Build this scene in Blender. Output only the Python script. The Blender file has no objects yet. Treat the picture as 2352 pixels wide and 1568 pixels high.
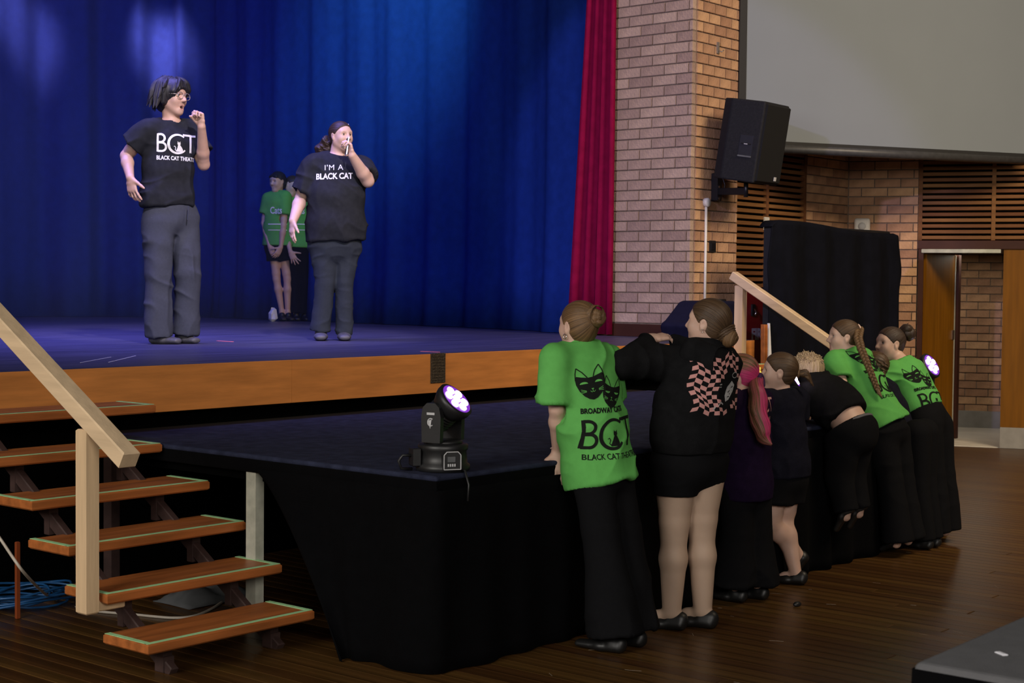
import bpy, math, random
import numpy as np
from mathutils import Vector, Matrix
from mathutils.bvhtree import BVHTree

# ---------------------------------------------------------------- camera
SC = bpy.context.scene
CO = SC.collection
PI = math.pi
IMG_W, IMG_H = 2352.0, 1568.0
PCX, PCY = IMG_W / 2, IMG_H / 2
VX, VY = np.array([4140., 679.]), np.array([-3050., 610.])      # vanishing points of the stage's two directions
FOC = math.sqrt(-float(np.dot(VX - [PCX, PCY], VY - [PCX, PCY])))
CAMH = 1.45
def _dir(x, y):
    v = np.array([x - PCX, -(y - PCY), -FOC]); return v / np.linalg.norm(v)
_ax = _dir(*VX); _ay = _dir(*VY); _ay = _ay - _ax * np.dot(_ax, _ay); _ay /= np.linalg.norm(_ay)
RC = np.array([_ax, _ay, np.cross(_ax, _ay)])                    # camera axes -> world axes
CAMP = np.array([0., 0., CAMH])
def ray(x, y): return RC @ _dir(x, y)
def onz(x, y, z): r = ray(x, y); return CAMP + r * ((z - CAMH) / r[2])
def ony(x, y, Y): r = ray(x, y); return CAMP + r * (Y / r[1])
def onx(x, y, X): r = ray(x, y); return CAMP + r * (X / r[0])
def onv(x, y, P, ang):                                           # on the vertical plane through P running at ang degrees
    a = math.radians(ang); n = np.array([-math.sin(a), math.cos(a), 0]); r = ray(x, y)
    return CAMP + r * (np.dot(np.array([P[0], P[1], 0]) - CAMP * [1, 1, 0], n) / np.dot(r, n))

cam = bpy.data.cameras.new('camera'); camo = bpy.data.objects.new('camera', cam); CO.objects.link(camo)
cam.sensor_width = 36.0; cam.lens = FOC / IMG_W * 36.0; cam.clip_start = 0.05; cam.clip_end = 100
M4 = Matrix.Identity(4)
for i in range(3):
    for j in range(3): M4[i][j] = RC[i][j]
M4[2][3] = CAMH
camo.matrix_world = M4
cam.dof.use_dof = True; cam.dof.focus_distance = 7.6; cam.dof.aperture_fstop = 9.0
SC.camera = camo

# ---------------------------------------------------------------- world, lights, exposure
SC.view_settings.view_transform = 'Standard'; SC.view_settings.look = 'None'
SC.view_settings.gamma = 1.0; SC.view_settings.use_curve_mapping = False
SC.view_settings.exposure = 0.0
W = bpy.data.worlds.new('hall_air'); SC.world = W; W.use_nodes = True
W.node_tree.nodes['Background'].inputs[0].default_value = (0.9, 0.85, 0.8, 1)
W.node_tree.nodes['Background'].inputs[1].default_value = 0.016

def aim(o, target):
    o.rotation_euler = (Vector(target) - o.location).to_track_quat('-Z', 'Y').to_euler()
def area(name, loc, target, sx, sy, power, col, spread=180):
    l = bpy.data.lights.new(name, 'AREA'); l.shape = 'RECTANGLE'; l.size = sx; l.size_y = sy
    l.energy = power; l.color = col; l.spread = math.radians(spread)
    o = bpy.data.objects.new(name, l); CO.objects.link(o); o.location = loc; aim(o, target); return o
def spot(name, loc, target, deg, power, col, blend=.6, size=.12):
    l = bpy.data.lights.new(name, 'SPOT'); l.energy = power; l.color = col
    l.spot_size = math.radians(deg); l.spot_blend = blend; l.shadow_soft_size = size
    o = bpy.data.objects.new(name, l); CO.objects.link(o); o.location = loc; aim(o, target); return o

# hall: daylight from the windows behind the camera, an added side fill from the left, ceiling lights over the right corner
area('hall_window_light', (-1.0, -3.5, 3.6), (6.5, 4.5, 0.9), 5.0, 2.4, 300, (1.0, .93, .86))
area('hall_side_fill', (-3.2, 3.6, 3.4), (5.0, 4.8, 0.9), 4.0, 2.2, 330, (1.0, .95, .88))
area('hall_ceiling_light', (8.6, -0.4, 6.4), (12.4, 5.8, 1.0), 3.0, 2.0, 240, (1.0, .80, .56), 110)
area('lobby_lamp', (14.28, 6.27, 1.76), (14.28, 6.27, 0), .6, .6, 7, (1.0, .90, .75))
# stage front wash, lavender, from the hall's left truss; warm key on the singers
spot('pier_wash_lamp', (0.3, 4.2, 4.6), (10.1, 7.0, 2.35), 19, 1500, (.62, .54, 1.0), .25)
spot('stage_key_lamp', (3.2, 2.0, 6.5), (7.0, 8.15, 1.85), 18, 2700, (.96, .84, 1.0), .3)
# blue cyclorama lamps over the stage
area('stage_blue_lamp', (7.0, 11.9, 5.6), (10.7, 13.4, 2.2), 3.0, .6, 26, (.0, .03, 1.0), 110)
area('stage_blue_lamp', (6.6, 10.0, 5.4), (10.9, 11.6, 2.6), 2.4, .6, 9, (.01, .14, 1.0), 80)
area('stage_floor_blue_lamp', (5.8, 9.4, 5.5), (6.6, 9.4, 1.0), 4.0, 3.0, 190, (.26, .24, 1.0), 74)
spot('stage_teal_lamp', (8.0, 9.4, 5.6), (10.85, 10.7, 4.0), 50, 520, (.35, 1.0, .80), 1.0)
spot('added_blue_spill', (3.0, 7.0, 4.8), (11.0, 6.45, 2.4), 10, 80, (.05, .10, 1.0), .8)  # added spot imitating blue stage spill on the loudspeaker's side
spot('stage_violet_lamp', (9.3, 13.2, 5.9), (10.75, 14.15, 4.1), 18, 2500, (1.0, .42, .40), 1.0)
spot('stage_violet_lamp', (7.8, 13.7, 5.9), (9.45, 14.9, 4.2), 18, 1300, (1.0, .42, .40), 1.0)

# ---------------------------------------------------------------- materials
MATS = {}
def mat(name, col, rough=.6, metal=0., spec=.5, noise=0., nscale=8., bump=0., bscale=40., col2=None, stretch=None,
        rnd=0., emit=None, estr=0., sheen=0., coat=0., rvar=0., sss=0.):
    """procedural principled material: base colour mottled by noise, object-random tint, noise bump"""
    if name in MATS: return MATS[name]
    m = bpy.data.materials.new(name); m.use_nodes = True; MATS[name] = m
    nt = m.node_tree; N = nt.nodes; L = nt.links; b = N['Principled BSDF']
    b.inputs['Roughness'].default_value = rough; b.inputs['Metallic'].default_value = metal
    b.inputs['Specular IOR Level'].default_value = spec
    b.inputs['Base Color'].default_value = (*col, 1)
    if sheen: b.inputs['Sheen Weight'].default_value = sheen
    if coat: b.inputs['Coat Weight'].default_value = coat; b.inputs['Coat Roughness'].default_value = .15
    if sss:
        b.inputs['Subsurface Weight'].default_value = sss; b.inputs['Subsurface Radius'].default_value = (.012, .005, .003)
    tc = N.new('ShaderNodeTexCoord'); vec = tc.outputs['Object']
    if stretch:
        mp = N.new('ShaderNodeMapping'); mp.inputs['Scale'].default_value = stretch
        L.new(vec, mp.inputs['Vector']); vec = mp.outputs['Vector']
    out = None
    if noise:
        n = N.new('ShaderNodeTexNoise'); n.inputs['Scale'].default_value = nscale; n.inputs['Detail'].default_value = 6
        L.new(vec, n.inputs['Vector'])
        r = N.new('ShaderNodeValToRGB'); c2 = col2 or tuple(c * (1 - noise) for c in col)
        r.color_ramp.elements[0].position = .3; r.color_ramp.elements[1].position = .7
        r.color_ramp.elements[0].color = (*c2, 1); r.color_ramp.elements[1].color = (*col, 1)
        L.new(n.outputs['Fac'], r.inputs['Fac']); out = r.outputs['Color']
        if rvar:
            mr = N.new('ShaderNodeMapRange'); mr.inputs['To Min'].default_value = rough - rvar; mr.inputs['To Max'].default_value = rough + rvar
            L.new(n.outputs['Fac'], mr.inputs['Value']); L.new(mr.outputs['Result'], b.inputs['Roughness'])
    if rnd:
        oi = N.new('ShaderNodeObjectInfo'); hs = N.new('ShaderNodeHueSaturation')
        mv = N.new('ShaderNodeMapRange'); mv.inputs['To Min'].default_value = 1 - rnd; mv.inputs['To Max'].default_value = 1 + rnd
        mh = N.new('ShaderNodeMapRange'); mh.inputs['To Min'].default_value = .5 - rnd * .03; mh.inputs['To Max'].default_value = .5 + rnd * .03
        L.new(oi.outputs['Random'], mv.inputs['Value']); L.new(mv.outputs['Result'], hs.inputs['Value'])
        L.new(oi.outputs['Random'], mh.inputs['Value']); L.new(mh.outputs['Result'], hs.inputs['Hue'])
        if out: L.new(out, hs.inputs['Color'])
        else: hs.inputs['Color'].default_value = (*col, 1)
        out = hs.outputs['Color']
    if out: L.new(out, b.inputs['Base Color'])
    if bump:
        n2 = N.new('ShaderNodeTexNoise'); n2.inputs['Scale'].default_value = bscale; n2.inputs['Detail'].default_value = 4
        L.new(vec, n2.inputs['Vector']); bp = N.new('ShaderNodeBump'); bp.inputs['Strength'].default_value = bump
        bp.inputs['Distance'].default_value = .01
        L.new(n2.outputs['Fac'], bp.inputs['Height']); L.new(bp.outputs['Normal'], b.inputs['Normal'])
    if emit:
        b.inputs['Emission Color'].default_value = (*emit, 1); b.inputs['Emission Strength'].default_value = estr
    return m

mat('brick', (.50, .29, .17), .85, spec=.08, noise=.35, nscale=9, bump=.5, bscale=60, rnd=.22)
mat('brick_reveal', (.44, .31, .24), .85, spec=.08, noise=.25, nscale=9, bump=.5, bscale=60, rnd=.20)
mat('mortar', (.23, .175, .135), .95, spec=.08, noise=.3, nscale=30, bump=.5, bscale=90)
mat('floor_board', (.105, .048, .013), .34, spec=.35, noise=.72, nscale=2.6, stretch=(9, .45, 1), rnd=.26, bump=.10, bscale=6, rvar=.10)
mat('scratch', (.26, .20, .15), .5)
mat('floor_under', (.03, .015, .008), .8)
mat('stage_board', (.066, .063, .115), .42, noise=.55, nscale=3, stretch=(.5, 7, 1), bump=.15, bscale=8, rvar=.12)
mat('stage_ply', (.68, .25, .060), .45, noise=.30, nscale=3.5, stretch=(.9, 1, 8), bump=.05, bscale=20)
mat('carpet', (.036, .042, .080), .95, spec=.08, noise=.45, nscale=16, bump=.6, bscale=320)
mat('carpet_strip', (.020, .018, .017), .95, spec=.08, noise=.4, nscale=30, bump=.4, bscale=200)
mat('black_drape', (.0016, .0016, .0021), .95, spec=.08, noise=.3, nscale=20, bump=.3, bscale=250)
mat('black_velvet', (.0045, .0050, .0085), .9, spec=.08, noise=.3, nscale=10, bump=.2, bscale=200)
mat('black_void', (.002, .002, .002), 1.0, spec=0)
mat('tread_wood', (.47, .145, .036), .42, noise=.45, nscale=3, stretch=(1, 8, 8), bump=.08, bscale=20)
mat('green_tape', (.44, .80, .40), .6, noise=.2, nscale=20)
mat('brown_steel', (.055, .030, .026), .55, noise=.3, nscale=30)
mat('pine', (.72, .51, .30), .55, noise=.22, nscale=3, stretch=(9, 9, .8), bump=.08, bscale=12)
mat('pine_rail', (.72, .53, .33), .55, noise=.22, nscale=3, stretch=(9, .8, 9), bump=.08, bscale=12)
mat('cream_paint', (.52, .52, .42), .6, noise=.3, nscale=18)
mat('blue_curtain', (.010, .036, .24), .9, spec=.08, noise=.2, nscale=12, bump=.25, bscale=140)
mat('red_curtain', (.23, .003, .042), .85, spec=.08, noise=.25, nscale=12, bump=.25, bscale=140)
mat('dark_slat', (.20, .088, .036), .55, spec=.08, noise=.35, nscale=4, stretch=(.8, 8, 8), rnd=.25)
mat('slat_void', (.006, .004, .003), 1.0, spec=0)
mat('varnished_door', (.21, .080, .003), .5, spec=.15, noise=.35, nscale=2.5, stretch=(9, 9, .7))
mat('dark_jamb', (.060, .020, .012), .55, spec=.2, noise=.3, nscale=4)
mat('grey_skirt', (.30, .28, .25), .6, noise=.2, nscale=12)
mat('lobby_floor', (.75, .70, .60), .35, noise=.2, nscale=4)
mat('screen_fabric', (.190, .215, .240), .9, noise=.04, nscale=2)
mat('screen_border', (.010, .010, .011), .7)
mat('screen_bar', (.055, .055, .058), .45, noise=.3, nscale=25)
mat('speaker_black', (.018, .018, .020), .7, spec=.15, noise=.3, nscale=60, bump=.3, bscale=300)
mat('grille_black', (.016, .016, .016), .7, spec=.15, noise=.4, nscale=300, bump=.4, bscale=400)
mat('black_plastic', (.012, .012, .013), .45, noise=.3, nscale=30)
mat('black_metal', (.010, .010, .012), .4, metal=.3)
mat('grey_print', (.45, .45, .46), .6)
mat('white_plastic', (.66, .64, .60), .5, noise=.1, nscale=20)
mat('chrome', (.75, .75, .75), .2, metal=1.)
mat('rust_metal', (.38, .33, .28), .5, metal=.6, noise=.4, nscale=30)
mat('fire_red', (.40, .010, .018), .4, noise=.15, nscale=8)
mat('white_print', (.72, .72, .72), .6, noise=.15, nscale=60)
mat('navy_cover', (.010, .010, .028), .9, spec=.08, noise=.2, nscale=25, bump=.2, bscale=200)
mat('plaque_metal', (.10, .075, .05), .55, metal=.5, noise=.5, nscale=80, bump=.6, bscale=120)
mat('table_cloth', (.11, .11, .115), .95, spec=.08, noise=.12, nscale=30, bump=.2, bscale=250)
mat('blue_cable', (.010, .07, .20), .4)
mat('white_cable', (.45, .40, .33), .5)
mat('grey_cloth', (.12, .125, .13), .9, spec=.08, noise=.3, nscale=12)
mat('orange_paint', (.22, .045, .01), .5)
mat('pink_tape', (.85, .20, .22), .6)
mat('paper', (.75, .75, .8), .8)
mat('gold_metal', (.70, .45, .07), .35, metal=.5, noise=.2, nscale=20)
mat('lamp_lens', (1, 1, 1), .2, emit=(1.0, .78, 1.0), estr=14.0)
mat('lamp_face', (.05, .02, .08), .25, emit=(.35, .05, .9), estr=.6)

# ---------------------------------------------------------------- mesh helpers
def mesh_obj(name, V, F, m=None, parent=None, smooth=False):
    me = bpy.data.meshes.new(name)
    me.from_pydata([tuple(map(float, v)) for v in V] if not isinstance(V, list) else V, [], F)
    if smooth:
        me.polygons.foreach_set('use_smooth', [True] * len(me.polygons))
    if m: me.materials.append(MATS[m])
    me.update()
    o = bpy.data.objects.new(name, me); CO.objects.link(o)
    if parent is not None: o.parent = parent
    return o
def quads_obj(name, V, Q, m=None, parent=None, smooth=True):
    """fast mesh from numpy arrays of vertices and quads"""
    me = bpy.data.meshes.new(name); nv, nq = len(V), len(Q)
    me.vertices.add(nv); me.vertices.foreach_set('co', np.asarray(V, np.float32).ravel())
    me.loops.add(nq * 4); me.loops.foreach_set('vertex_index', np.asarray(Q, np.int32).ravel())
    me.polygons.add(nq); me.polygons.foreach_set('loop_start', np.arange(0, nq * 4, 4, dtype=np.int32))
    me.polygons.foreach_set('use_smooth', np.full(nq, smooth))
    if m: me.materials.append(MATS[m])
    me.update(calc_edges=True); me.validate()
    o = bpy.data.objects.new(name, me); CO.objects.link(o)
    if parent is not None: o.parent = parent
    return o
class MB:
    """collects shapes that belong to ONE part"""
    def __init__(s): s.V = []; s.F = []
    def add(s, V, F):
        n = len(s.V); s.V += [tuple(map(float, v)) for v in V]; s.F += [tuple(i + n for i in f) for f in F]; return s
    def box(s, c, d, R=None, bev=0.0):
        """box centre c, full size d, optional 3x3 rotation; bev chamfers the vertical-most edges a little"""
        hx, hy, hz = d[0] / 2, d[1] / 2, d[2] / 2
        if bev <= 0:
            V = [(sx * hx, sy * hy, sz * hz) for sz in (-1, 1) for sx, sy in ((-1, -1), (1, -1), (1, 1), (-1, 1))]
            F = [(3, 2, 1, 0), (4, 5, 6, 7), (0, 1, 5, 4), (1, 2, 6, 5), (2, 3, 7, 6), (3, 0, 4, 7)]
        else:
            b = min(bev, hx * .9, hy * .9, hz * .9); V = []; 
            for sz, ins in ((-1, b), (-1, 0), (1, 0), (1, b)):
                z = sz * (hz - (0 if ins else b))
                for sx, sy in ((-1, -1), (1, -1), (1, 1), (-1, 1)): V.append((sx * (hx - ins), sy * (hy - ins), z))
            F = [(3, 2, 1, 0), (12, 13, 14, 15)]
            for k in range(3):
                for i in range(4): F.append((4 * k + i, 4 * k + (i + 1) % 4, 4 * k + 4 + (i + 1) % 4, 4 * k + 4 + i))
        if R is not None: V = [tuple(R @ Vector(v)) for v in V]
        return s.add([(v[0] + c[0], v[1] + c[1], v[2] + c[2]) for v in V], F)
    def bar(s, a, b, w, h, up=(0, 0, 1), bev=.004):
        """rectangular bar from a to b: w across, h along up"""
        a, b = Vector(a), Vector(b); d = b - a; x = d.normalized(); u = Vector(up); y = u.cross(x).normalized(); z = x.cross(y)
        R = Matrix((x, y, z)).transposed()
        return s.box((a + b) / 2, (d.length, w, h), R, bev)
    def tube(s, pts, r, n=8, cap=True):
        pts = [Vector(p) for p in pts]; rr = r if isinstance(r, (list, tuple)) else [r] * len(pts)
        V = []; F = []; prev = None
        for i, p in enumerate(pts):
            t = (pts[min(i + 1, len(pts) - 1)] - pts[max(i - 1, 0)]).normalized()
            if prev is None: u = t.orthogonal().normalized()
            else: u = (prev - t * prev.dot(t)).normalized()
            prev = u; v = t.cross(u)
            for k in range(n):
                a = 2 * PI * k / n; V.append(p + (u * math.cos(a) + v * math.sin(a)) * rr[i])
        for i in range(len(pts) - 1):
            for k in range(n): F.append((i * n + k, i * n + (k + 1) % n, (i + 1) * n + (k + 1) % n, (i + 1) * n + k))
        if cap: F.append(tuple(range(n - 1, -1, -1))); F.append(tuple((len(pts) - 1) * n + k for k in range(n)))
        return s.add(V, F)
    def lathe(s, prof, c=(0, 0, 0), n=24, R=None):
        """profile [(r, z)] turned about local z"""
        V = []; F = []
        for r, z in prof:
            for k in range(n):
                a = 2 * PI * k / n; v = Vector((r * math.cos(a), r * math.sin(a), z)); v = R @ v if R is not None else v
                V.append((v[0] + c[0], v[1] + c[1], v[2] + c[2]))
        for i in range(len(prof) - 1):
            for k in range(n): F.append((i * n + k, i * n + (k + 1) % n, (i + 1) * n + (k + 1) % n, (i + 1) * n + k))
        F.append(tuple(range(n - 1, -1, -1))); F.append(tuple((len(prof) - 1) * n + k for k in range(n)))
        return s.add(V, F)
    def prism(s, poly, y0, y1, R=None, c=(0, 0, 0)):
        """polygon in local xz, extruded from y0 to y1"""
        n = len(poly); V = [(x, y0, z) for x, z in poly] + [(x, y1, z) for x, z in poly]
        F = [tuple(range(n)), tuple(range(2 * n - 1, n - 1, -1))] + [(i, n + i, n + (i + 1) % n, (i + 1) % n) for i in range(n)]
        if R is not None: V = [tuple(R @ Vector(v)) for v in V]
        return s.add([(v[0] + c[0], v[1] + c[1], v[2] + c[2]) for v in V], F)
    def build(s, name, m, parent=None, smooth=False): return mesh_obj(name, s.V, s.F, m, parent, smooth)

def tag(o, label=None, cat=None, group=None, kind=None):
    if label: o['label'] = label
    if cat: o['category'] = cat
    if group: o['group'] = group
    if kind: o['kind'] = kind
    return o
def empty(name, loc=(0, 0, 0), rz=0., label=None, cat=None, group=None):
    o = bpy.data.objects.new(name, None); o.empty_display_size = .1; CO.objects.link(o)
    o.location = [float(v) for v in loc]; o.rotation_euler = (0, 0, rz); return tag(o, label, cat, group)
def inst(name, src, loc, parent=None, rot=(0, 0, 0), scale=(1, 1, 1)):
    o = bpy.data.objects.new(name, src); CO.objects.link(o); o.location = loc; o.rotation_euler = rot; o.scale = scale
    if parent is not None: o.parent = parent
    return o
def copy_tree(o, parent=None):
    c = o.copy(); CO.objects.link(c); c.parent = parent
    for ch in list(o.children): copy_tree(ch, c)
    return c
RND = random.Random(7)
def adopt(o, parent):         # o was built in world coordinates; it becomes a part of the Empty 'parent'
    o.parent = parent
    o.matrix_parent_inverse = (Matrix.Translation(parent.location) @ parent.rotation_euler.to_matrix().to_4x4()).inverted()
    return o

# ================================================================ THE SETTING
STZ = 1.034                    # stage floor
PFZ = .735                     # front platform
STY = 6.147                    # stage front
# ---- hall floor: strip boards running towards the stage
fl = MB().box((6.0, 2.6, -.03), (19.0, 8.6, .04)).build('floor', 'floor_under'); tag(fl, kind='structure')
bw = .084
bm_ = MB().box((0, 0, 0), (bw - .0022, 1, .022), bev=.0012).build('tmp', 'floor_board'); board_me = bm_.data; bpy.data.objects.remove(bm_)
x = .6; k = 0
while x < 15.2:
    cuts = [-1.6, RND.uniform(1.2, 3.4), 6.75] if 2.5 < x < 11 else [-1.6, 6.75]
    for a, b in zip(cuts[:-1], cuts[1:]):
        o = inst('floor_board', board_me, (x, (a + b) / 2, -.011), fl, scale=(1, b - a - .002, 1))
    x += bw; k += 1

# scuffs and scratches on the hall floor
m_ = MB(); rs = random.Random(21)
for i in range(130):
    x, y = rs.uniform(3.5, 11), rs.uniform(1.0, 3.7); a = rs.gauss(1.57, .5); l = rs.uniform(.01, .09); w = rs.uniform(.0008, .003)
    m_.bar((x, y, .0004), (x + l * math.cos(a), y + l * math.sin(a), .0004), w, .0006, bev=0)
o = m_.build('scratch_mark', 'scratch', fl); o['kind'] = 'stuff'
# ---- stage: deck, plywood fascia, recessed dark riser
dk = [(-4.8, STY + .005), (10.238, STY + .005), (10.238, 6.66), (11.2, 6.66), (11.2, 15.84), (-4.8, 15.84)]
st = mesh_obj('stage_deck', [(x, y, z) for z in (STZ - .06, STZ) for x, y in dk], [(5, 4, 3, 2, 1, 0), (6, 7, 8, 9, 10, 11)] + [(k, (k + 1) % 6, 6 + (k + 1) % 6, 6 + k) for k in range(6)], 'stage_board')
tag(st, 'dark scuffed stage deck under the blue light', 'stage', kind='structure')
# plywood fascia in sheets
fas = empty('stage_fascia', (0, STY, 0)); tag(fas, kind='structure')
for a, b in ((-2.2, 3.1), (3.1, 5.52), (5.52, 7.9), (7.9, 10.24)):
    adopt(MB().box(((a + b) / 2, STY + .012, (STZ + .803) / 2 - .001), (b - a - .0012, .024, STZ - .803 - .002), bev=.002).build('fascia_panel', 'stage_ply'), fas)
adopt(MB().box((4.0, STY + .11, .40), (12.4, .04, .80)).build('riser', 'black_void'), fas)
adopt(MB().box((10.23, STY + .26, STZ - .115), (.024, .46, .225), bev=.002).build('fascia_return', 'stage_ply'), fas)
# brass-brown vent plate let into the fascia
c = ony(1008, 845, STY - .01)
vp = empty('vent_plate', (c[0], STY, c[2]), 0, 'small brown perforated metal plate set in the plywood stage front', 'vent')
w2, h2 = .062, .088
adopt(MB().box((c[0], STY - .003, c[2]), (w2 * 2, .006, h2 * 2), bev=.002).build('plate', 'plaque_metal'), vp)
for i in range(9):
    adopt(MB().box((c[0], STY - .007, c[2] - h2 + .018 + i * .0175), (w2 * 2 - .02, .004, .005)).build('louvre', 'plaque_metal'), vp)
for sx in (-1, 1):
    for sz in (-1, 1):
        adopt(MB().lathe([(.003, 0), (.003, .003)], (c[0] + sx * (w2 - .006), STY - .006, c[2] + sz * (h2 - .006)), 8, Matrix.Rotation(PI / 2, 3, 'X')).build('screw', 'chrome'), vp)
# tape marks and scuffs on the deck
for (p, q, m_, nm, lb) in (((968, 807), (1008, 809), 'pink_tape', 'tape_mark', 'pink tape mark near the front edge of the stage deck'),
                       ((500, 783), (534, 785), 'pink_tape', 'tape_mark', 'short pink tape mark beside the feet of the performer in glasses')):
    A, B = onz(*p, STZ), onz(*q, STZ)
    tag(MB().bar((A[0], A[1], STZ + .0015), (B[0], B[1], STZ + .0015), .022, .002, bev=0).build(nm, m_), lb, 'tape')
for (p, q) in (((185, 833), (255, 820)), ((250, 832), (312, 817))):
    A, B = onz(*p, STZ), onz(*q, STZ)
    o = MB().bar((A[0], A[1], STZ + .001), (B[0], B[1], STZ + .001), .006, .001, bev=0).build('scuff_mark', 'paper', st)
    o['kind'] = 'stuff'

# ---- brickwork
def brick_mesh(w, h, m, d=.05):
    o = MB().box((0, 0, 0), (w, d, h), bev=.003).build('tmp', m); me = o.data; bpy.data.objects.remove(o); return me
BRH = .0815
def brick_face(parent, x0, x1, z0, z1, m='brick', L=.228, d=.05, holes=(), phase=0):
    """courses of bricks on the local xz plane of parent (front faces look along -y), split round rectangular holes"""
    cache = {}; n = 0; k0 = int(math.floor(z0 / BRH)); k1 = int(math.ceil(z1 / BRH))
    for k in range(k0, k1):
        zc = (k + .5) * BRH
        if zc - BRH / 2 < z0 - .02 or zc + BRH / 2 > z1 + .02: continue
        xs = [x0]; a = x0 + L * (.5 if (k + phase) % 2 else 1.0)
        while a < x1 - .03: xs.append(a); a += L
        xs.append(x1)
        for a, b in zip(xs[:-1], xs[1:]):
            segs = [(a, b)]
            for (hx0, hx1, hz0, hz1) in holes:
                if hz0 - .02 < zc < hz1 + .02:
                    ns = []
                    for (p, q) in segs:
                        if q <= hx0 or p >= hx1: ns.append((p, q))
                        else:
                            if p < hx0 - .02: ns.append((p, hx0))
                            if q > hx1 + .02: ns.append((hx1, q))
                    segs = ns
            for (p, q) in segs:
                w = round(q - p - .009, 3)
                if w < .02: continue
                if (w, m) not in cache: cache[(w, m)] = brick_mesh(w, BRH - .009, m, d)
                inst('brick', cache[(w, m)], ((p + q) / 2, d / 2 - .004 + RND.uniform(-.0015, .0015), zc), parent); n += 1
    return n
# proscenium pier: one face to the stage opening (-X), one to the hall (-Y)
PX, PY, PXR, PYB = 10.098, 6.65, 10.77, 7.60
pier = MB().box(((PX + PXR) / 2 + .006, (PY + PYB) / 2 + .006, 2.2), (PXR - PX - .006, PYB - PY - .006, 4.4)).build('wall_proscenium', 'mortar')
tag(pier, kind='structure')
piR = empty('pier_face', (PX, PYB, 0), -PI / 2); piR.parent = pier         # local x runs towards -Y, faces look to -X
brick_face(piR, 0, PYB - PY, STZ + .10, 4.05, 'brick_reveal', phase=0)
piF = empty('pier_face', (PX, PY, 0), 0); piF.parent = pier
brick_face(piF, .052, PXR - PX, 0, 4.05, 'brick', L=.165, phase=1)
adopt(MB().box((PX - .01, (PYB + PY) / 2, STZ + .05), (.02, PYB - PY - .01, .10), bev=.003).build('skirting', 'dark_jamb'), pier)
# the other side of the opening and the header over it, unseen, put in to block side light off the stage
lp = MB().box((-1.2, 6.95, 2.75), (7.6, .6, 5.5)).build('wall_proscenium_blocker', 'mortar'); tag(lp, kind='structure')
hd_ = MB().box((4.0, 6.95, 6.0), (18.0, .6, 1.6)).build('wall_header_blocker', 'mortar'); tag(hd_, kind='structure')
# front wall of the hall beside the pier: slatted panel, then brick up to the corner
KX, KY, KANG = 12.978, 6.825, 112.0
wf = MB().box(((PXR + KX + 1.2) / 2, KY + .16, 2.2), (KX - PXR + 1.2, .2, 4.4)).build('wall_front', 'slat_void'); tag(wf, kind='structure')
sx0 = ony(1679, 620, KY)[0]; sx1 = ony(1850, 500, KY)[0]
fr = empty('brick_face', (sx1, KY, 0)); fr.parent = wf
adopt(MB().box(((sx1 + KX) / 2 + .03, KY + .05, 2.2), (KX - sx1 + .06, .08, 4.4)).build('mortar_bed', 'mortar'), wf)
brick_face(fr, .01, KX - sx1 + .03, .7, 2.85, 'brick', L=.24)
PIT = .0525
def slats(parent, x0, x1, z0, z1, mull, y=0.0, dep=.03):
    o = MB().box((0, 0, 0), (x1 - x0, dep, PIT * .62), bev=.003).build('tmp', 'dark_slat'); me = o.data; bpy.data.objects.remove(o)
    n = int((z1 - z0) / PIT)
    for i in range(n): inst('slat', me, ((x0 + x1) / 2, y + dep / 2, z0 + (i + .5) * PIT), parent)
    for mx in mull:
        o = MB().box((mx, y + dep / 2 - .002, (z0 + z1) / 2), (.035, dep + .006, z1 - z0), bev=.003).build('mullion', 'dark_slat', parent)
sl = empty('slat_panel', (0, KY, 0)); sl.parent = wf
slats(sl, sx0, sx1 - .03, .9, 3.2, [ony(1762, 500, KY)[0], sx1 - .015])
# splayed right-hand wall: local x from the corner towards the camera side
wdir = np.array([math.cos(math.radians(KANG - 180)), math.sin(math.radians(KANG - 180))])
def ws(x, y):            # pixel -> (distance along the right wall, height)
    p = onv(x, y, (KX, KY), KANG); return float(np.dot(p[:2] - [KX, KY], wdir)), float(p[2])
wr = empty('wall_right', (KX, KY, 0), math.radians(KANG - 180)); tag(wr, kind='structure')
s_door0 = ws(2108, 700)[0]; s_door1 = ws(2303, 700)[0]; z_head = ws(2200, 572)[1]; z_slat0 = ws(2200, 552)[1]
s_slat0 = ws(2110, 450)[0]
def wbox(c, d, nm, m, bev=0): return MB().box(c, d, bev=bev).build(nm, m, wr)
wbox((s_slat0 / 2, .06, 2.2), (s_slat0, .1, 4.4), 'mortar_bed', 'mortar')
brick_face(wr, .012, s_slat0, .55, 2.85, 'brick', L=.235, phase=1)
S_END = 4.2
wbox(((s_slat0 + S_END) / 2, .10, (z_slat0 + 4.4) / 2), (S_END - s_slat0, .08, 4.4 - z_slat0), 'slat_backing', 'slat_void')
slats(wr, s_slat0 + .03, 2.2, z_slat0, 2.80, [s_slat0 + .018, ws(2283, 450)[0], 1.9], 0.0, .035)
wbox(((s_slat0 + S_END) / 2, .02, (z_slat0 + z_head) / 2), (S_END - s_slat0, .06, z_slat0 - z_head), 'door_head', 'dark_jamb', .003)
wbox((s_door0 + .02, .03, z_head / 2), (.045, .09, z_head), 'door_jamb', 'dark_jamb', .003)
wbox(((s_door0 + s_door1) / 2, .0, z_head - .018), (s_door1 - s_door0 - .05, .05, .035), 'closer_rail', 'cream_paint', .003)
# wood panel and grey skirting to the right of the opening
zsk = ws(2330, 982)[1]
wbox(((s_door1 + S_END) / 2, .03, (z_head + zsk) / 2), (S_END - s_door1, .05, z_head - zsk), 'wood_panel', 'varnished_door', .002)
wbox(((s_door1 + S_END) / 2, .03, zsk / 2), (S_END - s_door1, .06, zsk), 'skirting', 'grey_skirt', .003)
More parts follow.
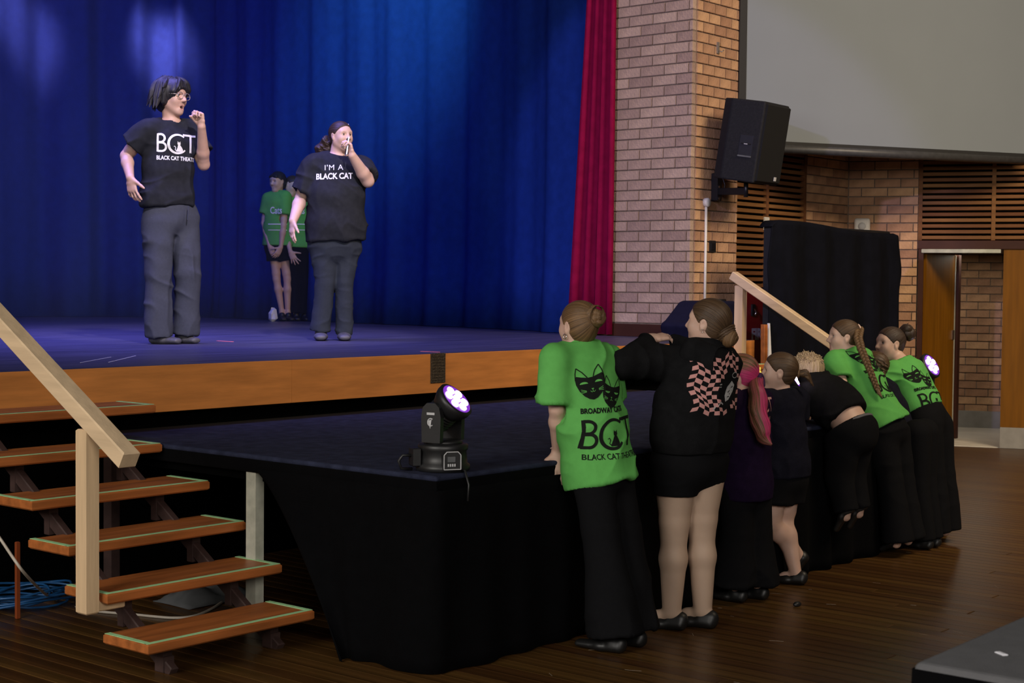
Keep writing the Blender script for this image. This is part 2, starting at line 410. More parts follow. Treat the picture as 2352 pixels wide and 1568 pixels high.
# lobby seen through the opening: floor, brick wall with grey skirting
AD = 2.0
wbox(((s_door0 + s_door1) / 2 + .3, AD / 2 + .04, -.004), (s_door1 - s_door0 + 1.6, AD, .02), 'lobby_floor', 'lobby_floor')
al = empty('lobby_wall', (0, AD, 0)); al.parent = wr
MB().box((1.2, .06, 1.5), (4.2, .1, 3.0)).build('mortar_bed', 'mortar', al)
brick_face(al, -.35, 2.2, .18, 2.5, 'brick', L=.23)
MB().box((1.2, -.002, .09), (4.2, .03, .18), bev=.004).build('skirting', 'grey_skirt', al)
MB().box((1.2, AD / 2 - AD, z_head + .03), (4.2, AD, .05)).build('lobby_soffit', 'mortar', al)
# open door leaf standing into the lobby, a cream strip painting daylight along its free edge
dr = empty('door_1', (0, 0, 0)); dr.parent = wr
DO = Matrix.Rotation(math.radians(70), 3, 'Z'); hx, hy = s_door0 + .05, .06
def dpt(l, t, z): v = DO @ Vector((l, t, z)); return (v[0] + hx, v[1] + hy, v[2])
MB().box(dpt(.345, 0, (z_head - .03 + .02) / 2), (.69, .04, z_head - .05), DO, .002).build('door_leaf', 'varnished_door', dr)
MB().box(dpt(.64, -.025, 1.0), (.05, .012, .09), DO, .002).build('lock_plate', 'chrome', dr)
MB().box(dpt(.682, -.022, (z_head - .03) / 2), (.016, .006, z_head - .06), DO).build('painted_daylight', 'cream_paint', dr)
MB().box(dpt(.735, .0, z_head / 2), (.06, .09, z_head), DO, .003).build('inner_jamb', 'dark_jamb', dr)
# ---- blue stage curtain in two drops, folded all the way along its track
def curtain(name, path, z0, z1, amp, wl, m, label, seed=1, nz=10, gather=.0, pool=.04):
    r = random.Random(seed); P = [np.array(p, float) for p in path]
    seg = [np.linalg.norm(b - a) for a, b in zip(P[:-1], P[1:])]; T = np.concatenate([[0], np.cumsum(seg)]); tot = T[-1]
    n = int(tot / .022); ss = np.linspace(0, tot, n)
    xs = np.interp(ss, T, [p[0] for p in P]); ys = np.interp(ss, T, [p[1] for p in P])
    for _ in range(60):
        xs[1:-1] = (xs[:-2] + xs[1:-1] * 2 + xs[2:]) / 4; ys[1:-1] = (ys[:-2] + ys[1:-1] * 2 + ys[2:]) / 4
    tx, ty = np.gradient(xs), np.gradient(ys); ln = np.hypot(tx, ty); nx, ny = -ty / ln, tx / ln
    ph = np.zeros(n); w = 2 * PI / wl; f = 1.0
    cum = 0.0; am = np.zeros(n); a_ = 1.0; tgt = 1.0; ft = 1.0
    for i in range(n):
        if i % 17 == 0: tgt = r.uniform(.45, 1.2); ft = r.uniform(.6, 1.5)
        a_ += (tgt - a_) * .06; f += (ft - f) * .05; cum += w * f * (tot / n); ph[i] = cum; am[i] = a_
    V = []; zs = np.linspace(0, 1, nz)
    for t in zs:
        z = z1 + (z0 - z1) * t; g = .75 + .35 * t
        off = amp * am * g * (np.sin(ph) + .28 * np.sin(2.3 * ph + 1.1 + t * .9)) + (pool * t ** 10)
        gk = 1 - gather * (1 - t)
        V += list(zip(xs[-1] + (xs - xs[-1]) * gk + nx * off, ys[-1] + (ys - ys[-1]) * gk + ny * off, np.full(n, z)))
    V = np.array(V); i, j = np.meshgrid(np.arange(n - 1), np.arange(nz - 1)); b = (j * n + i).ravel()
    Q = np.stack([b, b + 1, b + n + 1, b + n], 1)
    o = quads_obj(name, V, Q, m); s = o.modifiers.new('thick', 'SOLIDIFY'); s.thickness = .006
    return tag(o, label, 'curtain')
curtain('stage_curtain', [(10.24, 7.52), (10.22, 7.8), (10.27, 8.1), (10.55, 8.7), (10.78, 9.6), (10.85, 10.6), (10.95, 11.6), (11.05, 12.6), (11.10, 13.3), (11.15, 13.9)], STZ + .004, 5.6, .032, .62,
        'blue_curtain', 'blue-lit side curtain hanging from the red drape to the stage corner', 3)
curtain('stage_curtain', [(11.22, 13.3), (11.14, 13.75), (10.85, 14.2), (10.2, 14.65), (9.2, 15.0), (7.5, 15.25), (5.0, 15.35), (1.0, 15.4)], STZ + .004, 6.2, .095, .75,
        'blue_curtain', 'dark blue backdrop curtain behind the performer in glasses', 5)
curtain('proscenium_drape', [(10.00, 7.80), (10.03, 7.68), (10.04, 7.56), (10.05, 7.46), (10.05, 7.36)], STZ + .012, 5.2, .042, .11, 'red_curtain',
        'gathered crimson stage drape beside the brick pier', 9, pool=0, gather=.55)
# upper side masking so the stage box is closed
tag(MB().box((3.2, 15.75, 3.6), (16.5, .1, 6.0)).build('wall_stage_back', 'black_void'), kind='structure')
tag(MB().box((11.35, 11.6, 3.4), (.1, 8.2, 5.6)).build('wall_stage_side', 'black_void'), kind='structure')

# ================================================================ FRONT PLATFORM
PL, PR, PF = 4.165, 8.585, 3.845
plat = empty('front_platform', (6.4, 5.0, 0), 0, 'low carpeted platform with black skirt in front of the wooden stage', 'platform')
def soft_slab(x0, x1, y0, y1, z0, z1, r=.02, name='top', m='carpet', parent=None):
    o = MB().box(((x0 + x1) / 2, (y0 + y1) / 2, (z0 + z1) / 2), (x1 - x0, y1 - y0, z1 - z0)).build(name, m)
    b = o.modifiers.new('round', 'BEVEL'); b.width = r; b.segments = 3
    if parent: adopt(o, parent)
    return o
soft_slab(PL, PR, PF, 5.98, PFZ - .022, PFZ, .010, 'carpet_top', 'carpet', plat)
soft_slab(PL + .002, PR - .002, PF + .002, 5.97, PFZ - .075, PFZ - .018, .006, 'edge_shade_band', 'black_drape', plat)  # carpeted edge blackened: shade on the upright sides put into the colour
adopt(MB().box(((PL + PR) / 2, 6.055, PFZ - .02), (PR - PL, .14, .035), bev=.004).build('back_strip', 'carpet_strip'), plat)
for (x, y, m_) in ((PL + .035, 4.90, 'cream_paint'), (PL + .04, 5.9, 'brown_steel'), (PR - .05, 5.9, 'brown_steel'), (6.4, 5.2, 'brown_steel'), (PR - .05, 4.1, 'brown_steel')):
    adopt(MB().box((x, y, (PFZ - .06) / 2), (.045, .06, PFZ - .06), bev=.003).build('leg', m_), plat)
adopt(MB().box(((PL + PR) / 2, 5.0, PFZ - .09), (PR - PL - .1, 1.9, .05)).build('deck_frame', 'black_void'), plat)
# black cloth skirt: front, plus a return along the left side that is pulled back at its free edge
def skirt(name, path, z1, lift, parent, seed):
    r = random.Random(seed); P = np.array(path, float); seg = np.linalg.norm(np.diff(P, axis=0), axis=1); T = np.concatenate([[0], np.cumsum(seg)])
    n = int(T[-1] / .018); ss = np.linspace(0, T[-1], n); xs = np.interp(ss, T, P[:, 0]); ys = np.interp(ss, T, P[:, 1])
    tx, ty = np.gradient(xs), np.gradient(ys); ln = np.hypot(tx, ty); nx, ny = ty / ln, -tx / ln
    ph = np.cumsum(np.interp(ss, np.linspace(0, T[-1], 24), [r.uniform(12, 30) for _ in range(24)])) * (T[-1] / n)
    am = np.interp(ss, np.linspace(0, T[-1], 18), [r.uniform(.004, .022) for _ in range(18)])
    V = []; nz = 14
    for k in range(nz):
        t = k / (nz - 1); z = z1 + (.004 - z1) * t
        off = am * (.25 + 1.0 * t) * (1 + np.sin(ph + .4 * t)) + .004 + .012 * t
        X, Y, Z = xs + nx * off, ys + ny * off, np.full(n, z)
        if lift is not None: X, Y, Z = lift(ss / T[-1], t, X, Y, Z)
        V += list(zip(X, Y, Z))
    V = np.array(V); i, j = np.meshgrid(np.arange(n - 1), np.arange(nz - 1)); b = (j * n + i).ravel()
    o = quads_obj(name, V, np.stack([b, b + n, b + n + 1, b + 1], 1), 'black_drape'); s = o.modifiers.new('thick', 'SOLIDIFY'); s.thickness = .004; s.offset = 0
    return adopt(o, parent)
def pull(u, t, X, Y, Z):
    # free edge of the cloth hangs in a curve: the back edge swings forward towards the floor
    L0 = .99 / (.99 + PR - PL); e = np.clip(u / L0, 0, 1); w = np.where(u < L0, 1 - e, 0)
    return X - .05 * t * w, np.where(u < L0, PF + (Y - PF) * (1 - (t ** .8) * .62 * w), Y), Z
skirt('skirt', [(PL - .004, 4.84), (PL - .004, PF + .03), (PL + .008, PF + .006), (PL + .03, PF - .004), (PR + .004, PF - .004)], PFZ - .055, pull, plat, 4)
skirt('skirt', [(PR + .004, PF - .004), (PR + .004, 5.95)], PFZ - .055, None, plat, 12)

# ================================================================ STAIRS
def staircase(label, rail_end):
    """six timber treads on brown steel posts climbing to the stage, pine handrail on one side; origin at left front foot"""
    e = empty('staircase', (0, 0, 0), 0, label, 'stairs')
    W0, dy = .85, .2435; 
    for i in range(6):
        z = STZ / 7 * (i + 1); y = .04 + i * dy; yb = y + .27; Wd = (.80, .845, .86, .865, .80, .95)[i]
        t = MB().box((Wd / 2, (y + yb) / 2, z - .019), (Wd, yb - y, .038), bev=.006).build('tread', 'tread_wood', e)
        MB().box((Wd / 2, y + .018, z + .0008), (Wd - .004, .020, .0016)).build('edge_tape', 'green_tape', t)
        for x in (.014, Wd - .014):
            MB().box((x, (y + yb) / 2 + .004, z + .0011), (.024, yb - y - .02, .0016)).build('edge_tape', 'green_tape', t)
        for x in (.17, .69):
            MB().box((x, y + .13, z - .10), (.042, .035, .125), bev=.003).build('riser_post', 'brown_steel', e)
    for x in (.17, .69):                                   # sloping stringers behind the posts
        MB().bar((x, .12, .0), (x, .04 + 6 * dy + .05, STZ - .12), .035, .05).build('stringer', 'brown_steel', e)
        MB().box((x, .17, .03), (.05, .05, .06), bev=.003).build('foot', 'brown_steel', e)
    return e
SX, SY = 3.352, 4.445
stair = staircase('timber stairs edged with green tape beside the coiled blue cable', None)
stair.location = (SX, SY, 0)
# handrail of the left stairs: post fixed to the second tread, sloping rail
zb = .1205; pb = onz(200, 1408, zb)
rp = [ony(200, 1408, pb[1]), ony(203, 985, pb[1])]
pw = .118
RX = SX - .045
py = onx(201, 1408, RX)[1]
zt = onx(203, 985, RX)[2]; zb = onx(200, 1408, RX)[2]
MB().box((RX - SX, py - SY, (zt + zb) / 2), (.055, .066, zt - zb), bev=.006).build('handrail_post', 'pine', stair)
MB().bar((RX - SX + .026, py - SY + .01, zb + .022), (RX - SX + .155, py - SY + .01, zb + .022), .045, .042).build('post_cleat', 'pine', stair)
A = onx(292, 1058, RX - .0); B = onx(2, 742, RX)
d_ = (B - A); A2 = A; B2 = A + d_ * 1.25
rail_a = Vector((RX - SX + .01, A2[1] - SY, A2[2])); rail_b = Vector((RX - SX + .01, B2[1] - SY, B2[2]))
MB().bar(rail_a, rail_b, .072, .066, bev=.005).build('handrail', 'pine_rail', stair)
# the same stairs at the far end of the platform
stair2 = staircase('timber stairs with pine handrail at the far end of the platform by the fire cabinet', None)
S2X = PR + .16; stair2.location = (S2X, SY, 0)
q0 = ony(1699, 835, STY - .05); q1 = ony(1699, 655, STY - .05)
RX2 = q0[0]
MB().box((RX2 - S2X, STY - .05 - SY, (q0[2] - .5 + q1[2]) / 2), (.062, .07, q1[2] - q0[2] + .5), bev=.006).build('handrail_post', 'pine', stair2)
A = onx(1684, 632, RX2 - .02); B = onx(2170, 968, RX2 - .02)
MB().bar((RX2 - S2X - .02, A[1] - SY, A[2]), (RX2 - S2X - .02, B[1] - SY, B[2]), .07, .066, bev=.005).build('handrail', 'pine_rail', stair2)

# cables and oddments under the left stairs
def coil(c, r0, turns, label):
    r = random.Random(3); m = MB(); pts = []
    for i in range(turns * 22):
        a = 2 * PI * i / 22; rr = r0 * (1 + .22 * math.sin(a * .37 + 1) + .1 * math.sin(a * 1.7))
        pts.append((c[0] + rr * math.cos(a) + .03 * math.sin(i * .11), c[1] + rr * .75 * math.sin(a) + .03 * math.cos(i * .07), .012 + .05 * i / (turns * 22) + .012 * (1 + math.sin(a * 2.3))))
    o = m.tube(pts, .0055, 6).build('cable_coil', 'blue_cable', smooth=True); return tag(o, label, 'cable')
cc = onz(55, 1375, .03); coil(cc, .20, 9, 'loose coil of blue cable on the floor under the stairs')
def cable(name, pts, r, m, label):
    P = [np.array(p, float) for p in pts]; out = []
    for i in range(len(P) - 1):
        p0, p1, p2, p3 = P[max(i - 1, 0)], P[i], P[i + 1], P[min(i + 2, len(P) - 1)]
        for k in range(8):
            t = k / 8; out.append(.5 * ((2 * p1) + (-p0 + p2) * t + (2 * p0 - 5 * p1 + 4 * p2 - p3) * t * t + (-p0 + 3 * p1 - 3 * p2 + p3) * t ** 3))
    out.append(P[-1]); return tag(MB().tube(out, r, 7).build(name, m, smooth=True), label, 'cable') if label else MB().tube(out, r, 7).build(name, m, smooth=True)
cable('white_cable', [ony(-60, 1150, 5.35), ony(0, 1236, 5.3), ony(60, 1320, 5.2), onz(125, 1378, .006), onz(200, 1400, .006), onz(300, 1410, .006), onz(420, 1418, .006), onz(490, 1395, .006), onz(545, 1352, .006)], .006, 'white_cable',
      'off-white cable sagging behind the stairs and over the floor')
g = onz(478, 1375, 0)
gx = MB(); rr = random.Random(2); nn = 14
V = []; F = []
for j in range(nn):
    for i in range(nn):
        u, v = i / (nn - 1) - .5, j / (nn - 1) - .5; e_ = max(0, 1 - (abs(u) * 2) ** 3) * max(0, 1 - (abs(v) * 2) ** 3)
        V.append((g[0] + u * .42, g[1] + v * .26, .006 + e_ * (.06 + .02 * math.sin(u * 14 + v * 6) + .012 * math.sin(v * 25))))
for j in range(nn - 1):
    for i in range(nn - 1): a = j * nn + i; F.append((a, a + 1, a + nn + 1, a + nn))
o = mesh_obj('crumpled_cloth', V, F, 'grey_cloth', None, True); o.modifiers.new('t', 'SOLIDIFY').thickness = .005
tag(o, 'crumpled grey cloth lying on the floor under the stairs', 'cloth')
g = onz(40, 1290, .0); g = ony(40, 1290, g[1] - .2)
gp = onx(40, 1265, SX + .3)
tag(MB().box((gp[0], gp[1], gp[2] / 2 + .02), (.016, .016, gp[2] + .04), bev=.003).build('orange_stake', 'orange_paint'), 'thin orange post standing in the dark under the stairs', 'post')

# ================================================================ MOVING HEAD LAMPS
def moving_head(name, loc, yaw, tilt, label, pan=0., group='moving head lamps on the platform edge'):
    e = empty(name, loc, yaw, label, 'stage lamp', group)
    MB().lathe([(.098, 0), (.104, .006), (.104, .022), (.094, .03), (.090, .075), (.096, .082), (.096, .098), (.090, .104)], n=32).build('base', 'black_plastic', e, True)
    d = MB(); pr = [(-.033, .016), (.033, .016), (.033, .07), (.022, .082), (-.022, .082), (-.033, .07)]
    d.prism(pr, -.118, -.06); dp = d.build('display_housing', 'black_plastic', e)
    fr_ = MB()
    for i in range(6):
        a, b = pr[i], pr[(i + 1) % 6]; fr_.bar((a[0], -.1195, a[1]), (b[0], -.1195, b[1]), .003, .003, (0, 1, 0), 0)
    fr_.build('display_frame', 'grey_print', dp)
    MB().box((-.004, -.1190, .054), (.030, .003, .020)).build('screen', 'grey_cloth', dp)
    for i in range(4): MB().box((-.016 + i * .0085, -.1190, .032), (.005, .003, .010)).build('button', 'grey_print', dp)
    MB().box((-.112, 0, .055), (.03, .06, .07), bev=.004).build('plug_block', 'black_plastic', e)
    MB().tube([(-.125, 0, .06), (-.16, 0, .062), (-.175, .0, .04), (-.165, 0, .012), (-.12, .01, .008)], .006, 7).build('power_lead', 'black_plastic', e, True)
    MB().tube([(.04, -.09, .012), (.05, -.12, .01), (.055, -.15, -.04), (.05, -.155, -.10)], .004, 6).build('data_lead', 'black_plastic', e, True)
    # yoke: two arms rising from the turntable, lamp head tilting between them
    MB().lathe([(.075, .104), (.075, .112), (.07, .116)], n=28).build('turntable', 'black_plastic', e, True)
    for s in (-1, 1):
        a = MB(); a.prism([(-.04, .112), (.04, .112), (.043, .21), (.036, .245), (.018, .262), (-.018, .262), (-.036, .245), (-.043, .21)], s * .078 - .012, s * .078 + .012)
        arm = a.build('yoke_arm', 'black_plastic', e); arm.rotation_euler = (0, 0, pan)
        MB().box((.0, s * .0915, .222), (.034, .002, .009)).build('logo', 'grey_print', arm)
        c_ = MB(); c_.tube([(.013 * math.cos(t), s * .0915, .190 + .014 * math.sin(t)) for t in np.linspace(.9, 5.4, 12)], .0024, 5); c_.build('logo', 'grey_print', arm)
        MB().prism([(-.012, .196), (.004, .200), (-.002, .165)], s * .0905, s * .0920).build('logo', 'grey_print', arm)
    T = Matrix.Rotation(tilt, 3, 'Y'); hc = (0, 0, .222)
    prof = [(.030, -.075), (.048, -.07), (.056, -.05)]
    for i in range(5): z = -.045 + i * .012; prof += [(.050, z), (.060, z + .003), (.060, z + .007), (.050, z + .010)]
    prof += [(.062, .02), (.074, .045), (.078, .06), (.078, .075), (.072, .078)]
    hd = MB().lathe(prof, hc, 28, T).build('lamp_head', 'black_plastic', e, True); hd.rotation_euler = (0, 0, pan)
    def hp(v): w = T @ Vector(v); return (w[0] + hc[0], w[1] + hc[1], w[2] + hc[2])
    MB().lathe([(.066, .0785), (.066, .0800)], hc, 28, T).build('front_disc', 'lamp_face', hd)
    for i in range(7):
        cx_, cy_ = (0, 0) if i == 6 else (.040 * math.cos(i * PI / 3), .040 * math.sin(i * PI / 3))
        MB().lathe([(.0165, .080), (.0165, .083), (.012, .0855), (.005, .0865)], hp((cx_, cy_, 0)), 14, T).build('lens', 'lamp_lens', hd, True)
    return e
VD = math.atan2(RC[1][2] * -1, RC[0][2] * -1)               # heading of the camera's view
p = onz(1032, 1084, PFZ)
moving_head('moving_head_lamp', (p[0] + .03, PF + .115, PFZ), VD - PI / 2 + .35, math.radians(48), 'lit moving head lamp alone at the platform corner', -.85)
moving_head('moving_head_lamp', (6.87, PF + .13, PFZ), VD - PI / 2 + .35, math.radians(58), 'moving head lamp half hidden between the ponytailed children', -.6)
moving_head('moving_head_lamp', (8.475, PF + .112, PFZ), VD - PI / 2 + .2, math.radians(60), 'lit moving head lamp beside the girl with the messy bun', -.95)

# ================================================================ RIGHT-HAND CORNER
# projection screen hanging across the corner
P0, SANG = (11.0, 6.5), -28.0
def sp(x, y): return onv(x, y, P0, SANG)
sdir = Vector((math.cos(math.radians(SANG)), math.sin(math.radians(SANG)), 0)); snor = Vector((sdir.y, -sdir.x, 0))
a = sp(1711, 330); zbm = sp(1900, 330)[2]
scr = empty('projection_screen', (a[0], a[1], zbm), math.radians(SANG), 'large pale projection screen hanging above the corner', 'screen')
MB().box((1.46, 0, 1.15), (2.92, .004, 2.3)).build('screen_sheet', 'screen_fabric', scr)
MB().box((-.033, -.002, 1.13), (.066, .010, 2.34)).build('border', 'screen_border', scr)
MB().box((1.43, -.002, -.014), (2.98, .010, .028)).build('border', 'screen_border', scr)
MB().tube([(-.07, 0, -.06), (2.95, 0, -.06)], .036, 16).build('bottom_bar', 'screen_bar', scr, True)
# loudspeaker on a wall bracket
bp_ = ony(1637, 430, PY)
spk = empty('loudspeaker', (10.93, 6.28, 1.95), 0, 'black two-way loudspeaker tilted downwards on the pier bracket', 'loudspeaker')
cS = ony(1728, 326, 6.27)
SR = (Matrix.Rotation(math.radians(VD * 180 / PI - 90 + 0), 3, 'Z') @ Matrix.Rotation(math.radians(0), 3, 'X')).to_3x3()
yawS = VD - PI / 2 + math.radians(53)
SR = (Matrix.Rotation(yawS, 4, 'Z') @ Matrix.Rotation(math.radians(9), 4, 'X')).to_3x3()
sh = .62
def spv(v): w = SR @ Vector(v); return (w[0] + cS[0], w[1] + cS[1], w[2] + cS[2])
poly = [(-.20, -.17), (.20, -.17), (.20, .12), (.14, .215), (-.14, .215), (-.20, .12)]     # plan: front at -y
m_ = MB(); n = len(poly)
V = [spv((x, y, z)) for z in (-sh / 2, sh / 2) for x, y in poly]
F = [tuple(range(n - 1, -1, -1)), tuple(range(n, 2 * n))] + [(i, (i + 1) % n, n + (i + 1) % n, n + i) for i in range(n)]
o = mesh_obj('cabinet', V, F, 'speaker_black'); b = o.modifiers.new('b', 'BEVEL'); b.width = .012; b.segments = 2; adopt(o, spk)
adopt(MB().box(spv((0, -.178, 0)), (.37, .022, sh - .03), SR, .008).build('grille', 'grille_black'), spk)
adopt(MB().box(spv((.10, -.1905, -sh / 2 + .05)), (.036, .003, .030), SR).build('badge', 'grey_print'), spk)
hnd = adopt(MB().box(spv((-.2005, -.06, -.04)), (.004, .115, .17), SR, .002).build('handle_recess', 'black_plastic'), spk)
adopt(MB().box(spv((-.204, -.06, -.022)), (.010, .085, .010), SR, .002).build('handle_bar', 'speaker_black'), spk)
adopt(MB().box(spv((-.2035, -.06, -.024)), (.012, .03, .006), SR, 0).build('badge', 'grey_print'), spk)
adopt(MB().box(spv((-.204, -.06, -.118)), (.010, .115, .012), SR, .002).build('handle_lip', 'grey_cloth'), spk)
br = empty('speaker_bracket', (bp_[0], PY, bp_[2]), 0, 'black steel wall bracket carrying the loudspeaker', 'bracket')
adopt(MB().box((bp_[0], PY - .035, bp_[2]), (.06, .06, .22), bev=.006).build('wall_plate', 'black_metal'), br)
ar = spv((-.02, -.02, -sh / 2 - .06)); 
adopt(MB().bar((bp_[0], PY - .06, bp_[2] - .035), (ar[0], ar[1], bp_[2] - .045), .035, .055).build('arm', 'black_metal'), br)
adopt(MB().tube([(ar[0], ar[1], bp_[2] - .09), (ar[0], ar[1], cS[2] - sh / 2 + .01)], .018, 12).build('pole', 'black_metal', None, True), br)
adopt(MB().box(((bp_[0] + ar[0]) / 2 + .08, (PY - .06 + ar[1]) / 2 - .04, bp_[2] - .04), (.09, .004, .012)).build('badge', 'grey_print'), br)
for dz in (-.09, .0, .09): adopt(MB().lathe([(.012, 0), (.012, .012)], (bp_[0] - .012, PY - .062, bp_[2] + dz), 8, Matrix.Rotation(PI / 2, 3, 'X')).build('bolt', 'chrome'), br)
adopt(MB().tube([(bp_[0] + .03, PY - .06, bp_[2] + .1), (bp_[0] + .07, PY - .07, bp_[2] + .02), (bp_[0] + .04, PY - .07, bp_[2] - .05)], .005, 6).build('signal_lead', 'black_plastic', None, True), br)
# conduit with round junction box
c0 = ony(1619, 465, PY); c1 = ony(1612, 700, PY)
cd = empty('conduit_pipe', (c0[0], PY, c1[2]), 0, 'white conduit pipe with round junction box on the pier', 'conduit')
adopt(MB().tube([(c0[0], PY - .012, STZ + .05), (c0[0], PY - .012, c0[2])], .011, 10).build('pipe', 'white_plastic', None, True), cd)
adopt(MB().lathe([(.036, 0), (.036, .03), (.030, .038)], (c0[0], PY, c0[2]), 20, Matrix.Rotation(PI / 2, 3, 'X')).build('junction_box', 'white_plastic', None, True), cd)
q = ony(1634, 566, PY); ou = empty('wall_outlet', (q[0], PY, q[2]), 0, 'small square black outlet plate on the brick pier', 'outlet')
adopt(MB().box((q[0], PY - .008, q[2]), (.085, .016, .095), bev=.004).build('plate', 'black_plastic'), ou)
adopt(MB().box((q[0], PY - .018, q[2]), (.05, .006, .055), bev=.002).build('socket', 'black_metal'), ou)
q = ony(1647, 110, PY); br2 = empty('wall_hook', (q[0], PY, q[2]), 0, 'small rusty metal hook high on the brick pier', 'hook')
adopt(MB().box((q[0], PY - .008, q[2]), (.028, .012, .09), bev=.002).build('plate', 'rust_metal'), br2)
adopt(MB().tube([(q[0], PY - .012, q[2] - .02), (q[0], PY - .045, q[2] - .035), (q[0] + .02, PY - .05, q[2] - .02)], .005, 6).build('hook', 'rust_metal', None, True), br2)
# light switch on the slats, white siren box on the right-hand wall
q = ony(1761, 514, KY - .01); sw = empty('switch_plate', (q[0], KY, q[2]), 0, 'white switch plate on the slatted panel', 'switch')
adopt(MB().box((q[0], KY - .008, q[2]), (.075, .014, .115), bev=.004).build('plate', 'white_plastic'), sw)
adopt(MB().box((q[0] + .01, KY - .018, q[2]), (.018, .008, .03), bev=.002).build('rocker', 'black_plastic'), sw)
s_, z_ = ws(1981, 520); wrM = Matrix.Translation((KX, KY, 0)) @ Matrix.Rotation(math.radians(KANG - 180), 4, 'Z')
loc = wrM @ Vector((s_, 0, z_))
si = empty('alarm_siren', loc, math.radians(KANG - 180), 'white rounded alarm box on brick wall above the black cloth', 'alarm')
o = MB().box((0, -.03, 0), (.145, .06, .15)).build('housing', 'white_plastic', si); b = o.modifiers.new('b', 'BEVEL'); b.width = .025; b.segments = 4
MB().lathe([(.035, 0), (.032, .008), (.01, .010)], (0, -.06, .0), 20, Matrix.Rotation(PI / 2, 3, 'X')).build('dome', 'grey_print', si, True)
# fire hose cabinet, red, lettered FIRE
fy = KY - .16
q0 = ony(1708, 668, fy); q1 = ony(1790, 760, fy)
fc = empty('fire_cabinet', (q0[0] + .25, fy, 0), 0, 'red fire hose cabinet with white lettering behind the black cloth', 'cabinet')
fx0, fx1 = q0[0] - .02, q0[0] + .60
adopt(MB().box(((fx0 + fx1) / 2, fy + .075, q0[2] / 2 + .20), (fx1 - fx0, .15, q0[2] - .40), bev=.006).build('body', 'fire_red'), fc)
adopt(MB().box(((fx0 + fx1) / 2, fy - .004, q0[2] / 2 + .20), (fx1 - fx0 - .03, .01, q0[2] - .44), bev=.003).build('door', 'fire_red'), fc)
q = ony(1726, 712, fy); 
adopt(MB().box((q[0], fy - .016, q[2]), (.045, .016, .10), bev=.004).build('latch_recess', 'black_metal'), fc)
adopt(MB().tube([(q[0] - .01, fy - .03, q[2] + .01), (q[0] - .005, fy - .05, q[2] - .02), (q[0] - .02, fy - .045, q[2] - .04)], .009, 8).build('latch_handle', 'chrome', None, True), fc)
def text_mesh(body, size, depth=.0008, align='LEFT', bold=0.0, spacing=1.0):
    cu = bpy.data.curves.new('t', 'FONT'); cu.body = body; cu.size = size; cu.align_x = align; cu.offset = bold; cu.space_character = spacing; cu.resolution_u = 3
    o = bpy.data.objects.new('t', cu); CO.objects.link(o); dg = bpy.context.evaluated_depsgraph_get()
    me = bpy.data.meshes.new_from_object(o.evaluated_get(dg)); bpy.data.objects.remove(o); bpy.data.curves.remove(cu)
    return me
q = ony(1723, 779, fy); me = text_mesh('FIRE', .125, bold=.006); me.materials.append(MATS['white_print'])
o = inst('lettering', me, (q[0], fy - .0105, q[2]), None, (PI / 2, 0, 0)); adopt(o, fc)
# tall board under a black cloth
ch = onz(1900, 1000, 0)
BY = 6.05
bl, bR_ = ony(1752, 600, BY), ony(2043, 600, BY); tl, tr = ony(1768, 505, BY), ony(2035, 525, BY)
bd = empty('covered_board', ((bl[0] + bR_[0]) / 2, BY, 0), 0, 'tall board on a stand draped in black cloth before the brick wall', 'board')
zt = tl[2]
adopt(MB().box(((bl[0] + bR_[0]) / 2, BY, zt - .55), (bR_[0] - bl[0] - .12, .06, 1.05), bev=.01).build('board', 'black_plastic'), bd)
for x in (bl[0] + .22, bR_[0] - .12):
    adopt(MB().box((x, BY + .05, (zt - .2) / 2), (.04, .04, zt - .2), bev=.004).build('stand_leg', 'tread_wood'), bd)
    adopt(MB().box((x, BY + .02, .02), (.06, .40, .04), bev=.004).build('stand_foot', 'tread_wood'), bd)
w0 = bl[0] + .02; w1 = bR_[0] + .02; nu, nv = 90, 60; V = []; r_ = random.Random(5)
phs = np.cumsum([r_.uniform(.12, .55) for _ in range(nu)])
for j in range(nv):
    t = j / (nv - 1)
    for i in range(nu):
        u = i / (nu - 1); x = w0 + (w1 - w0) * u
        if t < .06: a_ = t / .06; z = zt + .012 * math.sin(u * 7) - .05 * u - .004 * (1 - a_); y = BY + .05 - .14 * a_; ed = min(u, 1 - u) * (w1 - w0); z -= max(0, .10 - ed) ** 2 * 5
        else:
            tt = (t - .06) / .94; z = zt - .05 * u + .012 * math.sin(u * 7) - tt * (zt - .16 - .05 * math.sin(u * 5)); 
            fold = (.012 + .05 * tt) * math.sin(phs[i] * 1.0 + .5 * math.sin(tt * 3)); y = BY - .10 - .03 * tt + fold
            ed = min(u, 1 - u) * (w1 - w0)
            if ed < .10: y += .35 * (.10 - ed) * (1 + tt); z -= max(0, .10 - ed) ** 2 * 5 * (1 - tt)
            x += (.055 * math.exp(-((tt - .16) / .08) ** 2) - .05 * min(1, max(0, (tt - .2) * 2))) * (1 if u > .5 else -1) * (abs(u - .5) * 2) ** 3 * (1 if u > .5 else .6)
        V.append((x, y, z))
V = np.array(V); i, j = np.meshgrid(np.arange(nu - 1), np.arange(nv - 1)); b_ = (j * nu + i).ravel()
o = quads_obj('cloth', V, np.stack([b_, b_ + nu, b_ + nu + 1, b_ + 1], 1), 'black_velvet'); s = o.modifiers.new('t', 'SOLIDIFY'); s.thickness = .006; adopt(o, bd)
